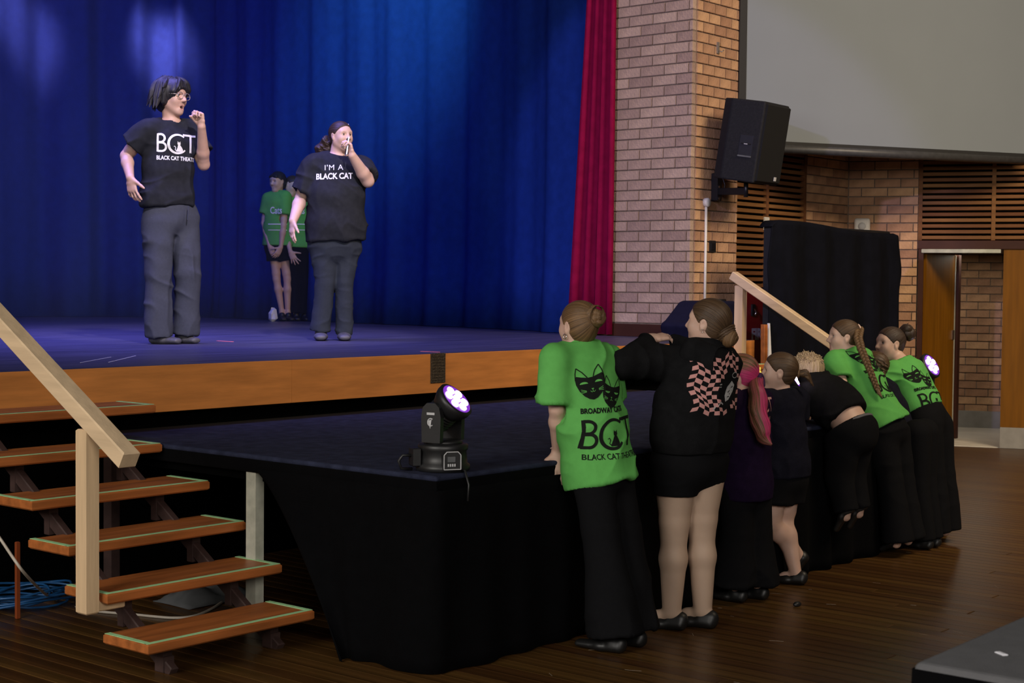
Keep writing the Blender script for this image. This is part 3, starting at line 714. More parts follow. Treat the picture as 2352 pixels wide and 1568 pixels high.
# timber leaning upright and a white panel seen under the cloth's left edge
p0 = ony(1758, 745, 5.95); p1 = ony(1752, 880, 5.95)
tag(MB().bar((p1[0], 5.93, .0), (p0[0], 5.96, p0[2]), .035, .05, (1, 0, 0)).build('timber_upright', 'tread_wood'), 'brown timber upright beside the covered board', 'timber')
p0 = ony(1764, 742, 6.0); p1 = ony(1776, 880, 6.0)
tag(MB().prism([(p0[0] - .01, .0), (p1[0] + .05, .0), (p0[0] + .005, p0[2]), (p0[0] - .01, p0[2])], 5.985, 6.0).build('white_card', 'paper'), 'white card wedged beside the timber upright', 'card')
# covered stage monitor on the stage right corner, with rounded wedge shape
mw = empty('covered_monitor', (9.75, 6.47, STZ), 0, 'wedge-shaped stage monitor under a dark navy cover', 'monitor')
A = ony(1521, 733, 6.60); B = ony(1578, 690, 6.60); ks = (B[2] - STZ) / .37
pts = [(-.02, 0.0), (-.05, .10), (-.06, .135), (-.045, .165), (0.0, .19), (.20, .36), (.23, .37), (.52, .37), (.54, .35), (.54, 0)]
prf = [(x + A[0] + .05, z * ks + STZ) for x, z in pts]
m_ = MB(); V = []; 
ys = [6.30, 6.32, 6.60, 6.62]
for yy, ins in zip(ys, (.012, 0, 0, .012)):
    for x, z in prf: V.append((x + (ins if x < A[0] + .2 else -ins), yy, max(STZ + .002, z - ins)))
n = len(prf); F = [tuple(range(n)), tuple(range(4 * n - 1, 3 * n - 1, -1))]
for k in range(3):
    for i in range(n): F.append((k * n + i, (k + 1) * n + i, (k + 1) * n + (i + 1) % n, k * n + (i + 1) % n))
o = mesh_obj('cover', V, F, 'navy_cover'); adopt(o, mw); b = o.modifiers.new('b', 'BEVEL'); b.width = .01; b.segments = 2
for i in range(2): adopt(MB().box((A[0] + .12 + i * .35, 6.46, STZ + .006), (.05, .25, .012)).build('foot', 'black_plastic'), mw)
# small black amplifier and jug of kit by the post
q = ony(1672, 760, 6.35); am = empty('amplifier', (q[0] - .02, 6.40, STZ), 0, 'small black amplifier case standing by the pine handrail post', 'amplifier')
adopt(MB().box((q[0] - .02, 6.40, STZ + .13), (.14, .16, .26), bev=.015).build('case', 'black_plastic'), am)
adopt(MB().tube([(q[0] - .07, 6.40, STZ + .255), (q[0] - .07, 6.40, STZ + .30), (q[0] + .03, 6.40, STZ + .30), (q[0] + .03, 6.40, STZ + .255)], .012, 8).build('handle', 'black_metal', None, True), am)
adopt(MB().lathe([(.028, 0), (.028, .006)], (q[0] - .03, 6.321, STZ + .20), 14, Matrix.Rotation(PI / 2, 3, 'X')).build('knob', 'grey_print'), am)
# small gilt trophy on the platform edge behind the children
q = onz(1742, 905, PFZ + .0); gp = (6.95, 4.55)
gp = onz(1742, 935, PFZ)[:2]
tr_ = empty('gilt_trophy', (gp[0], gp[1], PFZ), 0, 'small gilt cup standing on the platform behind the children', 'trophy')
MB().lathe([(.05, 0), (.05, .02), (.02, .03), (.014, .07), (.03, .09), (.055, .13), (.06, .17), (.055, .172)], n=20).build('cup', 'gold_metal', tr_, True)
MB().lathe([(.045, .172), (.03, .20), (.012, .215), (.014, .235), (.004, .24)], n=20).build('lid', 'gold_metal', tr_, True)
for s in (-1, 1): MB().tube([(s * .055, 0, .15), (s * .085, 0, .155), (s * .085, 0, .115), (s * .045, 0, .105)], .006, 7).build('handle', 'gold_metal', tr_, True)
# crumb on the hall floor, paper on the stage
q = onz(1831, 1392, 0); o = MB().lathe([(.006, 0), (.018, .004), (.02, .012), (.012, .02), (.004, .022)], (0, 0, 0), 9).build('hair_clip', 'black_plastic', None, True)
o.location = (q[0], q[1], 0); o.scale = (1.4, .8, 1); tag(o, 'small black hair clip dropped on the timber floor', 'clip')
q = onz(626, 738, STZ)
ps = MB().lathe([(.020, 0), (.050, .010), (.055, .040), (.030, .065), (.010, .075)], (0, 0, 0), 7).build('paper_scrap', 'paper')
rp_ = random.Random(6)
for v_ in ps.data.vertices:
    if v_.co.z > .001: v_.co.x += rp_.uniform(-.014, .014); v_.co.y += rp_.uniform(-.014, .014); v_.co.z += rp_.uniform(-.006, .012)
ps.location = (q[0], q[1], STZ); ps.scale = (.9, .9, 1.7); tag(ps, 'crumpled white paper standing at the feet of the girls by the curtain', 'paper')
# foreground table under a dark grey cloth
TZ = .72
t0 = onz(2095, 1520, TZ); t1 = onz(2352, 1410, TZ); t2 = onz(2262, 1568, TZ)
u = np.array([t1[0] - t0[0], t1[1] - t0[1]]); u /= np.linalg.norm(u); v = np.array([u[1], -u[0]])
ang = math.atan2(u[1], u[0])
tb = empty('cloth_table', (t0[0], t0[1], 0), ang, 'table under a dark grey cloth in the near foreground', 'table')
o = MB().box((.9, -.38, TZ - .02), (1.8, .76, .04)).build('cloth_top', 'table_cloth', tb); b = o.modifiers.new('b', 'BEVEL'); b.width = .015; b.segments = 3
for (x, y) in ((.06, -.06), (1.74, -.06), (.06, -.7), (1.74, -.7)): MB().box((x, y, (TZ - .04) / 2), (.035, .035, TZ - .04), bev=.003).build('leg', 'black_metal', tb)
Vs = []; n = 160
loop = [(0, 0), (1.8, 0), (1.8, -.76), (0, -.76), (0, 0)]; Lp = np.array(loop); sg = np.linalg.norm(np.diff(Lp, axis=0), axis=1); T = np.concatenate([[0], np.cumsum(sg)]); ss = np.linspace(0, T[-1], n)
xs = np.interp(ss, T, Lp[:, 0]); ys = np.interp(ss, T, Lp[:, 1])
for k in range(8):
    t = k / 7; g = 1 + .0 * t; cx_, cy_ = .9, -.38
    for i in range(n):
        f = 1 + (.012 + .018 * math.sin(ss[i] * 14)) * t; Vs.append((cx_ + (xs[i] - cx_) * (1 + .02 * t * (1 + math.sin(ss[i] * 11)) / 1.8), cy_ + (ys[i] - cy_) * (1 + .03 * t * (1 + math.sin(ss[i] * 11)) / .76), TZ - .012 - t * (TZ - .03)))
i, j = np.meshgrid(np.arange(n - 1), np.arange(7)); b_ = (j * n + i).ravel()
quads_obj('cloth_drop', np.array(Vs), np.stack([b_, b_ + 1, b_ + n + 1, b_ + n], 1), 'black_drape', tb)
w_ = onz(2300, 1503, TZ); o = MB().box((0, 0, .002), (.028, .012, .003), bev=.001).build('paper_scrap', 'paper'); o.location = (w_[0], w_[1], TZ); o.rotation_euler = (0, 0, 1.0)
tag(o, 'tiny white paper scrap on the grey tablecloth', 'paper')

# ================================================================ PEOPLE: smooth-blended solids meshed by surface nets
def A3(v): return np.array([float(c) for c in v])
def nrm(v): v = A3(v); return v / (np.linalg.norm(v) + 1e-9)
def lerp(a, b, t): return A3(a) * (1 - t) + A3(b) * t
class Sdf:
    def __init__(s, lo, hi, h):
        s.lo = np.floor(A3(lo) / h) * h; s.h = h; s.n = np.ceil((A3(hi) - s.lo) / h).astype(int) + 2
        s.D = np.full(s.n, 9.0, np.float32); s.ax = [(s.lo[i] + np.arange(s.n[i]) * h).astype(np.float32) for i in range(3)]
    def box(s, lo, hi):
        a = np.maximum(((A3(lo) - s.lo) / s.h).astype(int) - 1, 0); b = np.minimum(((A3(hi) - s.lo) / s.h).astype(int) + 2, s.n)
        if np.any(b - a < 1): return None, None
        sl = tuple(slice(a[i], b[i]) for i in range(3))
        return sl, [s.ax[0][sl[0]][:, None, None], s.ax[1][sl[1]][None, :, None], s.ax[2][sl[2]][None, None, :]]
    def put(s, sl, d, k, op):
        D = s.D[sl]
        if op == 'add':
            if k > 0:
                hh = np.clip(.5 + .5 * (D - d) / k, 0, 1); s.D[sl] = D * (1 - hh) + d * hh - k * hh * (1 - hh)
            else: s.D[sl] = np.minimum(D, d)
        else:
            d = -d
            if k > 0:
                hh = np.clip(.5 - .5 * (D - d) / k, 0, 1); s.D[sl] = D * (1 - hh) + d * hh + k * hh * (1 - hh)
            else: s.D[sl] = np.maximum(D, d)
    def cone(s, a, b, ra, rb, k=.02, op='add', flat=(0, 0)):
        return s.ecap(a, b, (ra, ra), (rb, rb), None, k, op, flat)
    def ecap(s, a, b, r0, r1, side=None, k=.02, op='add', flat=(0, 0)):
        """capsule with elliptical section: radii (across side, other way) at each end; flat=(1,1) cuts the ends square"""
        a, b = A3(a), A3(b); R = max(*r0, *r1) + k + 2 * s.h
        sl, X = s.box(np.minimum(a, b) - R, np.maximum(a, b) + R)
        if sl is None: return s
        ab = b - a; L = np.linalg.norm(ab) + 1e-9; e = ab / L
        q = [X[i] - np.float32(a[i]) for i in range(3)]
        w = q[0] * e[0] + q[1] * e[1] + q[2] * e[2]; t = np.clip(w / L, 0, 1)
        o = [q[i] - t * np.float32(ab[i]) for i in range(3)]
        if side is None:
            d = np.sqrt(o[0] ** 2 + o[1] ** 2 + o[2] ** 2 + 1e-12) - (r0[0] + (r1[0] - r0[0]) * t)
        else:
            sv = A3(side); sv = nrm(sv - e * np.dot(sv, e)); fv = np.cross(e, sv)
            du = o[0] * sv[0] + o[1] * sv[1] + o[2] * sv[2]; dv = o[0] * fv[0] + o[1] * fv[1] + o[2] * fv[2]
            dw = o[0] * e[0] + o[1] * e[1] + o[2] * e[2]
            ru = r0[0] + (r1[0] - r0[0]) * t; rv = r0[1] + (r1[1] - r0[1]) * t; rw = np.minimum(ru, rv)
            kk = np.sqrt((du / ru) ** 2 + (dv / rv) ** 2 + (dw / rw) ** 2 + 1e-9); ln = np.sqrt(du ** 2 + dv ** 2 + dw ** 2 + 1e-12)
            d = np.where(kk < .25, -rw * (1 - kk), ln * (1 - 1 / kk))
        if flat[0]: d = np.maximum(d, -w)
        if flat[1]: d = np.maximum(d, w - L)
        s.put(sl, d.astype(np.float32), k, op); return s
    def ell(s, c, r, R=None, k=.02, op='add'):
        """ellipsoid, R = 3 rows of axes"""
        c, r = A3(c), A3(r); m = max(r) + k + 2 * s.h; sl, X = s.box(c - m, c + m)
        if sl is None: return s
        q = [X[i] - np.float32(c[i]) for i in range(3)]; R = np.eye(3) if R is None else np.array(R)
        l = [(q[0] * R[i][0] + q[1] * R[i][1] + q[2] * R[i][2]) for i in range(3)]
        kk = np.sqrt((l[0] / r[0]) ** 2 + (l[1] / r[1]) ** 2 + (l[2] / r[2]) ** 2 + 1e-9); ln = np.sqrt(l[0] ** 2 + l[1] ** 2 + l[2] ** 2 + 1e-12)
        d = np.where(kk < .25, -min(r) * (1 - kk), ln * (1 - 1 / kk))
        s.put(sl, d.astype(np.float32), k, op); return s
    def half(s, p, n, k=.004, lo=None, hi=None):
        """keep only what lies on the side of the plane that n points AWAY from (cut off the n side), within lo..hi"""
        n = nrm(n); sl, X = s.box(s.lo if lo is None else lo, s.lo + s.n * s.h if hi is None else hi)
        if sl is None: return s
        d = (X[0] - np.float32(p[0])) * n[0] + (X[1] - np.float32(p[1])) * n[1] + (X[2] - np.float32(p[2])) * n[2]
        s.put(sl, (-d).astype(np.float32) * np.ones_like(s.D[sl]), k, 'sub'); return s
    def mesh(s):
        D = s.D; n = np.array(D.shape); ins = D < 0
        c = ins[:-1, :-1, :-1].astype(np.int8)
        tot = np.zeros(n - 1, np.int8)
        for dx in (0, 1):
            for dy in (0, 1):
                for dz in (0, 1): tot += ins[dx:n[0] - 1 + dx, dy:n[1] - 1 + dy, dz:n[2] - 1 + dz]
        act = np.argwhere((tot > 0) & (tot < 8)); del tot
        if len(act) == 0: return np.zeros((0, 3)), np.zeros((0, 4), int)
        idx = np.full(n - 1, -1, np.int32); idx[act[:, 0], act[:, 1], act[:, 2]] = np.arange(len(act))
        P = np.zeros((len(act), 3)); cnt = np.zeros(len(act))
        C = [(0, 0, 0), (1, 0, 0), (0, 1, 0), (1, 1, 0), (0, 0, 1), (1, 0, 1), (0, 1, 1), (1, 1, 1)]
        val = [D[act[:, 0] + a, act[:, 1] + b, act[:, 2] + c] for a, b, c in C]
        for i in range(8):
            for bit in (1, 2, 4):
                j = i | bit
                if j == i: continue
                va, vb = val[i], val[j]; m = (va < 0) != (vb < 0)
                t = np.where(m, va / np.where(m, va - vb, 1), 0)
                A, B = np.array(C[i], float), np.array(C[j], float)
                P[m] += A + (B - A) * t[m, None]; cnt[m] += 1
        V = (act + P / cnt[:, None]) * s.h + s.lo
        Q = []
        for axis in range(3):
            a1, a2 = (axis + 1) % 3, (axis + 2) % 3
            s0 = [slice(None)] * 3; s1 = [slice(None)] * 3; s0[axis] = slice(0, -1); s1[axis] = slice(1, None)
            ch = ins[tuple(s0)] != ins[tuple(s1)]; e = np.argwhere(ch)
            ok = (e[:, a1] > 0) & (e[:, a2] > 0) & (e[:, a1] < n[a1] - 1) & (e[:, a2] < n[a2] - 1); e = e[ok]
            st = ins[e[:, 0], e[:, 1], e[:, 2]]
            def g(o1, o2):
                f = e.copy(); f[:, a1] += o1; f[:, a2] += o2; return idx[f[:, 0], f[:, 1], f[:, 2]]
            q = np.stack([g(-1, -1), g(0, -1), g(0, 0), g(-1, 0)], 1); q[~st] = q[~st][:, ::-1]; Q.append(q)
        Q = np.concatenate(Q); Q = Q[(Q >= 0).all(1)]
        return V, Q
def normals(V, Q):
    n = np.cross(V[Q[:, 2]] - V[Q[:, 0]], V[Q[:, 3]] - V[Q[:, 1]]); N = np.zeros_like(V)
    for i in range(4): np.add.at(N, Q[:, i], n)
    return N / (np.linalg.norm(N, axis=1)[:, None] + 1e-12)
def relax(V, Q, it=1, lam=.5):
    for _ in range(it):
        S = np.zeros_like(V); c = np.zeros(len(V))
        for i in range(4):
            np.add.at(S, Q[:, i], V[Q[:, (i + 1) % 4]]); np.add.at(S, Q[:, i], V[Q[:, (i + 3) % 4]]); np.add.at(c, Q[:, i], 2)
        V = V + lam * (S / np.maximum(c, 1)[:, None] - V)
    return V
def vnoise(P, seed=0):
    """smooth 3-d value noise"""
    i = np.floor(P).astype(np.int64); f = P - i; f = f * f * (3 - 2 * f); out = np.zeros(len(P))
    def hsh(a, b, c):
        n = (a * 73856093) ^ (b * 19349663) ^ (c * 83492791) ^ (seed * 2654435761); n = (n ^ (n >> 13)) * 1274126177; return ((n ^ (n >> 16)) & 0xffff) / 65535.0
    for dx in (0, 1):
        for dy in (0, 1):
            for dz in (0, 1):
                w = (f[:, 0] if dx else 1 - f[:, 0]) * (f[:, 1] if dy else 1 - f[:, 1]) * (f[:, 2] if dz else 1 - f[:, 2]); out += w * hsh(i[:, 0] + dx, i[:, 1] + dy, i[:, 2] + dz)
    return out
def folds(V, Q, spec, seed=0):
    """cloth folds: list of (direction across the folds, folds per metre, amplitude, direction along the folds); ridged, patchy noise"""
    N = normals(V, Q); off = np.zeros(len(V)); c = V.mean(0)
    for n_, (d, fr, am, dr) in enumerate(spec):
        d = nrm(d); dr = A3(dr); dr = nrm(dr - d * np.dot(dr, d)); o = np.cross(d, dr); q = V - c
        P = np.stack([q @ d * fr * 1.5, q @ dr * fr * .42, q @ o * fr * .8], 1)
        P[:, 0] += 1.1 * vnoise(np.stack([q @ dr, q @ d, q @ o], 1) * 6, seed + 31 * n_)
        r = 1 - np.abs(2 * vnoise(P + 50, seed + 7 * n_) - 1); env = np.clip(vnoise(q * 5 + 90, seed + 3 + n_) * 2.2 - .5, 0.1, 1.2)
        off += am * 3.0 * (r ** 2.5 - .25) * env
    return V + N * off[:, None]

# ---------------------------------------------------------------- body materials
mat('skin', (.62, .40, .31), .5, noise=.10, nscale=18, sss=.12, bump=.05, bscale=300)
mat('skin_warm', (.58, .36, .27), .5, noise=.12, nscale=18, sss=.12, bump=.05, bscale=300)
mat('lip', (.52, .27, .22), .4)
mat('mouth_dark', (.05, .012, .012), .6)
mat('eye_white', (.70, .68, .66), .25)
mat('iris', (.03, .02, .015), .2)
mat('brow', (.035, .022, .015), .8)
mat('tee_black', (.023, .025, .031), .9, spec=.08, noise=.25, nscale=30, bump=.25, bscale=500)
mat('tee_green', (.120, .42, .095), .9, spec=.08, noise=.10, nscale=30, bump=.22, bscale=500)
mat('print_black', (.010, .012, .010), .8, spec=.08)
mat('print_green', (.120, .42, .095), .9, spec=.08)
mat('print_white', (.80, .80, .80), .8, noise=.10, nscale=60)
mat('print_pink', (.58, .28, .26), .85, noise=.12, nscale=80)
mat('print_grey', (.42, .42, .42), .85, noise=.4, nscale=120)
mat('hoodie_black', (.0095, .0095, .0105), .95, spec=.08, noise=.3, nscale=30, bump=.4, bscale=300)
mat('shirt_navy', (.011, .011, .020), .92, spec=.08, noise=.3, nscale=30, bump=.4, bscale=300)
mat('shirt_purple', (.014, .006, .026), .92, spec=.08, noise=.3, nscale=30, bump=.4, bscale=300)
mat('pants_grey', (.056, .062, .086), .9, spec=.08, noise=.12, nscale=60, bump=.2, bscale=350)
mat('pants_black', (.0065, .0065, .0075), .93, spec=.08, noise=.12, nscale=60, bump=.2, bscale=350)
mat('pants_dark', (.030, .036, .050), .9, spec=.08, noise=.12, nscale=60, bump=.2, bscale=350)
mat('tights', (.47, .33, .24), .6, noise=.05, nscale=20, sss=.05)
mat('shoe_black', (.010, .010, .010), .45, noise=.3, nscale=30)
mat('shoe_grey', (.085, .085, .10), .6, noise=.4, nscale=30)
mat('waistband', (.10, .10, .11), .8)
mat('scrunchie', (.030, .005, .050), .8)
mat('pale_band', (.70, .50, .42), .6)
mat('glass_frame', (.32, .27, .24), .35, metal=.4)
mat('phone_white', (.78, .78, .80), .35)
def hair_mat(name, c1, c2, c3=None):
    m = bpy.data.materials.new(name); m.use_nodes = True; MATS[name] = m; nt = m.node_tree; N = nt.nodes; L = nt.links; b = N['Principled BSDF']
    at = N.new('ShaderNodeAttribute'); at.attribute_name = 'flow'; nz = N.new('ShaderNodeTexNoise'); nz.inputs['Scale'].default_value = 26; nz.inputs['Detail'].default_value = 5; nz.inputs['Roughness'].default_value = .65
    L.new(at.outputs['Vector'], nz.inputs['Vector'])
    rp = N.new('ShaderNodeValToRGB'); rp.color_ramp.elements[0].color = (*c1, 1); rp.color_ramp.elements[1].color = (*c2, 1); rp.color_ramp.elements[0].position = .32; rp.color_ramp.elements[1].position = .70
    L.new(nz.outputs['Fac'], rp.inputs['Fac']); out = rp.outputs['Color']
    if c3:
        a2 = N.new('ShaderNodeAttribute'); a2.attribute_name = 'dye'; mx = N.new('ShaderNodeMix'); mx.data_type = 'RGBA'
        ad = N.new('ShaderNodeMath'); ad.operation = 'MULTIPLY_ADD'; ad.inputs[1].default_value = 2.4; ad.inputs[2].default_value = -1.2; L.new(nz.outputs['Fac'], ad.inputs[0])
        ad2 = N.new('ShaderNodeMath'); ad2.operation = 'ADD'; ad2.use_clamp = True; L.new(ad.outputs[0], ad2.inputs[0]); L.new(a2.outputs['Fac'], ad2.inputs[1])
        L.new(ad2.outputs[0], mx.inputs[0]); L.new(out, mx.inputs[6])
        hs = N.new('ShaderNodeHueSaturation'); hs.inputs['Color'].default_value = (*c3, 1)
        mr = N.new('ShaderNodeMapRange'); mr.inputs['From Min'].default_value = .3; mr.inputs['From Max'].default_value = .7; mr.inputs['To Min'].default_value = .45; mr.inputs['To Max'].default_value = 1.3
        L.new(nz.outputs['Fac'], mr.inputs['Value']); L.new(mr.outputs['Result'], hs.inputs['Value']); L.new(hs.outputs['Color'], mx.inputs[7]); out = mx.outputs[2]
    L.new(out, b.inputs['Base Color']); b.inputs['Roughness'].default_value = .42; b.inputs['Specular IOR Level'].default_value = .35
    bp = N.new('ShaderNodeBump'); bp.inputs['Strength'].default_value = .55; bp.inputs['Distance'].default_value = .004; L.new(nz.outputs['Fac'], bp.inputs['Height']); L.new(bp.outputs['Normal'], b.inputs['Normal'])
    return m
hair_mat('hair_black', (.004, .004, .005), (.030, .028, .032))
hair_mat('hair_dark', (.010, .006, .005), (.075, .045, .030))
hair_mat('hair_brown', (.022, .012, .007), (.135, .078, .040))
hair_mat('hair_light', (.040, .021, .010), (.27, .155, .070))
hair_mat('hair_blond', (.20, .135, .075), (.58, .44, .27))
hair_mat('hair_pinkdyed', (.040, .022, .012), (.28, .15, .060), (.62, .045, .19))

def obj_sdf(S, name, m, parent, rel=0, fold=None, seed=0, h_it=0):
    V, Q = S.mesh()
    if rel: V = relax(V, Q, rel)
    if fold: V = folds(V, Q, fold, seed)
    return adopt(quads_obj(name, V, Q, m), parent), V, Q
def set_attr(o, name, vals):
    a = o.data.attributes.new(name, 'FLOAT', 'POINT'); a.data.foreach_set('value', np.asarray(vals, np.float32))
def set_flow(o, F):
    a = o.data.attributes.new('flow', 'FLOAT_VECTOR', 'POINT'); a.data.foreach_set('vector', np.asarray(F, np.float32).ravel())
def hash_noise(x, seed=0):
    """smooth 1-d noise"""
    i = np.floor(x).astype(int); f = x - i; f = f * f * (3 - 2 * f); r = np.random.RandomState(seed).rand(1024)
    return r[i % 1024] * (1 - f) + r[(i + 1) % 1024] * f
class Head:
    """local frame: x to the person's right, y out of the face, z up; unit = head height"""
    def __init__(s, c, face, up, hh):
        s.c = A3(c); s.f = nrm(face); u = A3(up); s.u = nrm(u - s.f * np.dot(u, s.f)); s.r = np.cross(s.f, s.u); s.h = hh; s.R = np.array([s.r, s.f, s.u])
    def p(s, x, y, z): return s.c + (s.r * x + s.f * y + s.u * z) * s.h
    def loc(s, V): return ((V - s.c) @ s.R.T) / s.h
def head_sdf(S, H, mouth=0., neck=None, nr=.05, soft=1.0):
    h = H.h; R = H.R
    if neck is not None: S.cone(neck, H.p(0, -.10, -.20), nr * 1.12, nr, .02)
    S.ell(H.p(0, -.07, .13), (.335 * h, .42 * h, .365 * h), R, .02)
    S.ell(H.p(0, .09, -.10), (.265 * h, .265 * h, .36 * h), R, .03)
    for sx in (-1, 1):
        S.cone(H.p(sx * .205, -.01, -.20), H.p(sx * .06, .21, -.40), .085 * h, .085 * h, .03)
        S.ell(H.p(sx * .15, .225, -.11), (.105 * h, .090 * h, .105 * h), R, .03)
    S.ell(H.p(0, .245, -.425), (.095 * h, .080 * h, .075 * h), R, .02)
    S.cone(H.p(-.17, .255, .12), H.p(.17, .255, .12), .055 * h, .055 * h, .02)
    for sx in (-1, 1): S.ell(H.p(sx * .140, .365, .035), (.085 * h, .07 * h, .060 * h), R, .012, 'sub')
    for sx in (-1, 1):                                   # lids round the eyeball, with a slit
        S.ell(H.p(sx * .140, .245, .030), (.068 * h, .068 * h, .062 * h), R, .006)
        S.ell(H.p(sx * .143, .320, .028), (.056 * h, .06 * h, .024 * h), R, .003, 'sub')
    S.cone(H.p(0, .305, .09), H.p(0, .420, -.095), .030 * h, .046 * h, .012)
    for sx in (-1, 1): S.ell(H.p(sx * .048, .372, -.115), (.038 * h, .045 * h, .033 * h), R, .008)
    S.cone(H.p(-.075, .312, -.245), H.p(.075, .312, -.245), .027 * h, .027 * h, .010)
    S.cone(H.p(-.065, .308, -.305 - .10 * mouth), H.p(.065, .308, -.305 - .10 * mouth), .030 * h, .030 * h, .010)
    if mouth > 0: S.ell(H.p(0, .345, -.275 - .05 * mouth), (.072 * h, .07 * h, (.012 + .055 * mouth) * h), R, .006, 'sub')
    for sx in (-1, 1):
        e = nrm(H.u + H.f * -.25); fr = nrm(H.f * .93 + H.r * sx * .25); fr = nrm(fr - e * np.dot(fr, e)); n = np.cross(e, fr)
        S.ell(H.p(sx * .330, -.055, -.01), (.078 * h, .026 * h, .120 * h), [fr, n, e], .010)
        S.ell(H.p(sx * .362, -.035, .005), (.036 * h, .024 * h, .062 * h), [fr, n, e], .008, 'sub')
        S.ell(H.p(sx * .325, -.03, -.105), (.030 * h, .024 * h, .042 * h), R, .010)
def face_bits(H, parent, eyes=True, brow='brow', lids=True):
    if eyes:
        for sx in (-1, 1):
            c = H.p(sx * .140, .245, .030); re = .062 * H.h
            e = adopt(MB().lathe([(.0001, -re)] + [(re * math.cos(a), re * math.sin(a)) for a in np.linspace(-1.4, 1.4, 9)] + [(.0001, re)], c, 14).build('eye', 'eye_white', None, True), parent)
            MB().lathe([(.030 * H.h, 0), (.025 * H.h, .004 * H.h)], A3(c) + H.f * .0565 * H.h, 12, Matrix(((H.r[0], H.u[0], H.f[0]), (H.r[1], H.u[1], H.f[1]), (H.r[2], H.u[2], H.f[2])))).build('iris', 'iris', e)
            adopt(MB().tube([H.p(sx * .090, .300, .045), H.p(sx * .140, .310, .060), H.p(sx * .195, .285, .045)], [.005 * H.h, .008 * H.h, .004 * H.h], 6).build('eyelash', 'brow'), parent)
    for sx in (-1, 1):
        adopt(MB().tube([H.p(sx * .065, .318, .120), H.p(sx * .14, .312, .145), H.p(sx * .220, .268, .124)], [.012 * H.h, .016 * H.h, .006 * H.h], 7).build('eyebrow', brow, None, True), parent)
def hand_sdf(S, w, d, n, t, sc=1., curl=(.3, .35, .35, .4), spread=.10, thumb=(.55, .75, .35), tcurl=.3, k=.006, lift=0.):
    """w wrist, d towards the fingers, n out of the palm, t towards the thumb"""
    d = nrm(d); t = A3(t); t = nrm(t - d * np.dot(t, d)); n0 = A3(n); n = nrm(n0 - d * np.dot(n0, d) - t * np.dot(n0, t)); w = A3(w)
    S.ecap(w, w + d * .035 * sc, (.026 * sc, .019 * sc), (.036 * sc, .017 * sc), t, .012)
    S.ecap(w + d * .035 * sc, w + d * .082 * sc, (.036 * sc, .017 * sc), (.038 * sc, .013 * sc), t, .010)
    tips = []
    for i in range(4):
        b = w + d * ((.090, .094, .090, .080)[i]) * sc + t * ((.030, .010, -.010, -.029)[i]) * sc
        L = (.070, .078, .073, .058)[i] * sc; a = 0.; cu = curl[i]; q = b - d * .02 * sc
        dd = nrm(d + t * spread * (1.5 - i)); r = (.0088, .0090, .0086, .0076)[i] * sc; pts = [q, b]
        for j, fr in enumerate((.46, .31, .23)):
            a += cu * (1.0, 1.25, .9)[j]; dr = dd * math.cos(a) + n * math.sin(a); b = b + dr * L * fr; pts.append(b)
        for j in range(4): S.cone(pts[j], pts[j + 1], r * (1.0, 1.0, .93, .86)[j], r * (1.0, .95, .88, .78)[j], k if j else .010)
        tips.append(b)
    b = w + d * .022 * sc + t * .026 * sc; td = nrm(d * thumb[0] + t * thumb[1] + n * thumb[2])
    m1 = b + td * .036 * sc; td2 = nrm(td + d * .35 * tcurl + n * tcurl - t * tcurl * .6); m2 = m1 + td2 * .030 * sc; m3 = m2 + nrm(td2 + n * tcurl - t * tcurl * .8) * .024 * sc
    S.cone(b, m1, .015 * sc, .0115 * sc, .012); S.cone(m1, m2, .0112 * sc, .0098 * sc, k); S.cone(m2, m3, .0098 * sc, .0080 * sc, k)
    return tips
def limb(S, a, b, c, r, k=.02, belly=None):
    """two-segment limb with radii r=(root, above joint, joint, lower belly, end)"""
    a, b, c = A3(a), A3(b), A3(c)
    S.cone(a, lerp(a, b, .8), r[0], r[1], k); S.cone(lerp(a, b, .8), b, r[1], r[2], k)
    m = lerp(b, c, .32); S.cone(b, m, r[2], r[3], k); S.cone(m, c, r[3], r[4], k)
def foot_sdf(S, a, toe, r=.036, k=.015):
    a, toe = A3(a), A3(toe); S.cone(a, lerp(a, toe, .55) + [0, 0, .004], r, r * .86, k); S.cone(lerp(a, toe, .5), toe, r * .85, r * .62, k)
    S.cone(a, a + nrm(a - toe) * r * .9 - [0, 0, r * .35], r * .95, r * .8, k)
def shoe(name, m, parent, ank, toe, sole_z=None, r=.040, h=.005, heel=.9, open_=True, ud=(0, 0, 1)):
    a, toe = A3(ank), A3(toe); d = nrm(toe - a); u = nrm(A3(ud) - d * np.dot(ud, d)); L = np.linalg.norm(toe - a); s = np.cross(d, u)
    hl = a - d * r * heel; S = Sdf(np.minimum(hl, toe) - .09, np.maximum(a, toe) + .09, h)
    S.ecap(hl, a + d * L * .35, (r * .92, r * .62), (r * .98, r * .60), s, .01)
    S.ecap(a + d * L * .3, toe, (r * 1.02, r * .60), (r * .80, r * .42), s, .015)
    S.cone(hl + u * r * .45, a + u * r * .35, r * .78, r * .85, .012)
    if open_: S.cone(a + u * r * 2.2 + d * r * .15, a + u * r * .95 + d * r * .45, r * .76, r * .72, .004, 'sub')
    else: S.cone(a + u * r * .6, a + u * r * .9 + d * r * .4, r * .85, r * .8, .012)
    if sole_z is not None: S.half((0, 0, sole_z), (0, 0, -1), .002)
    return obj_sdf(S, name, m, parent)[0]
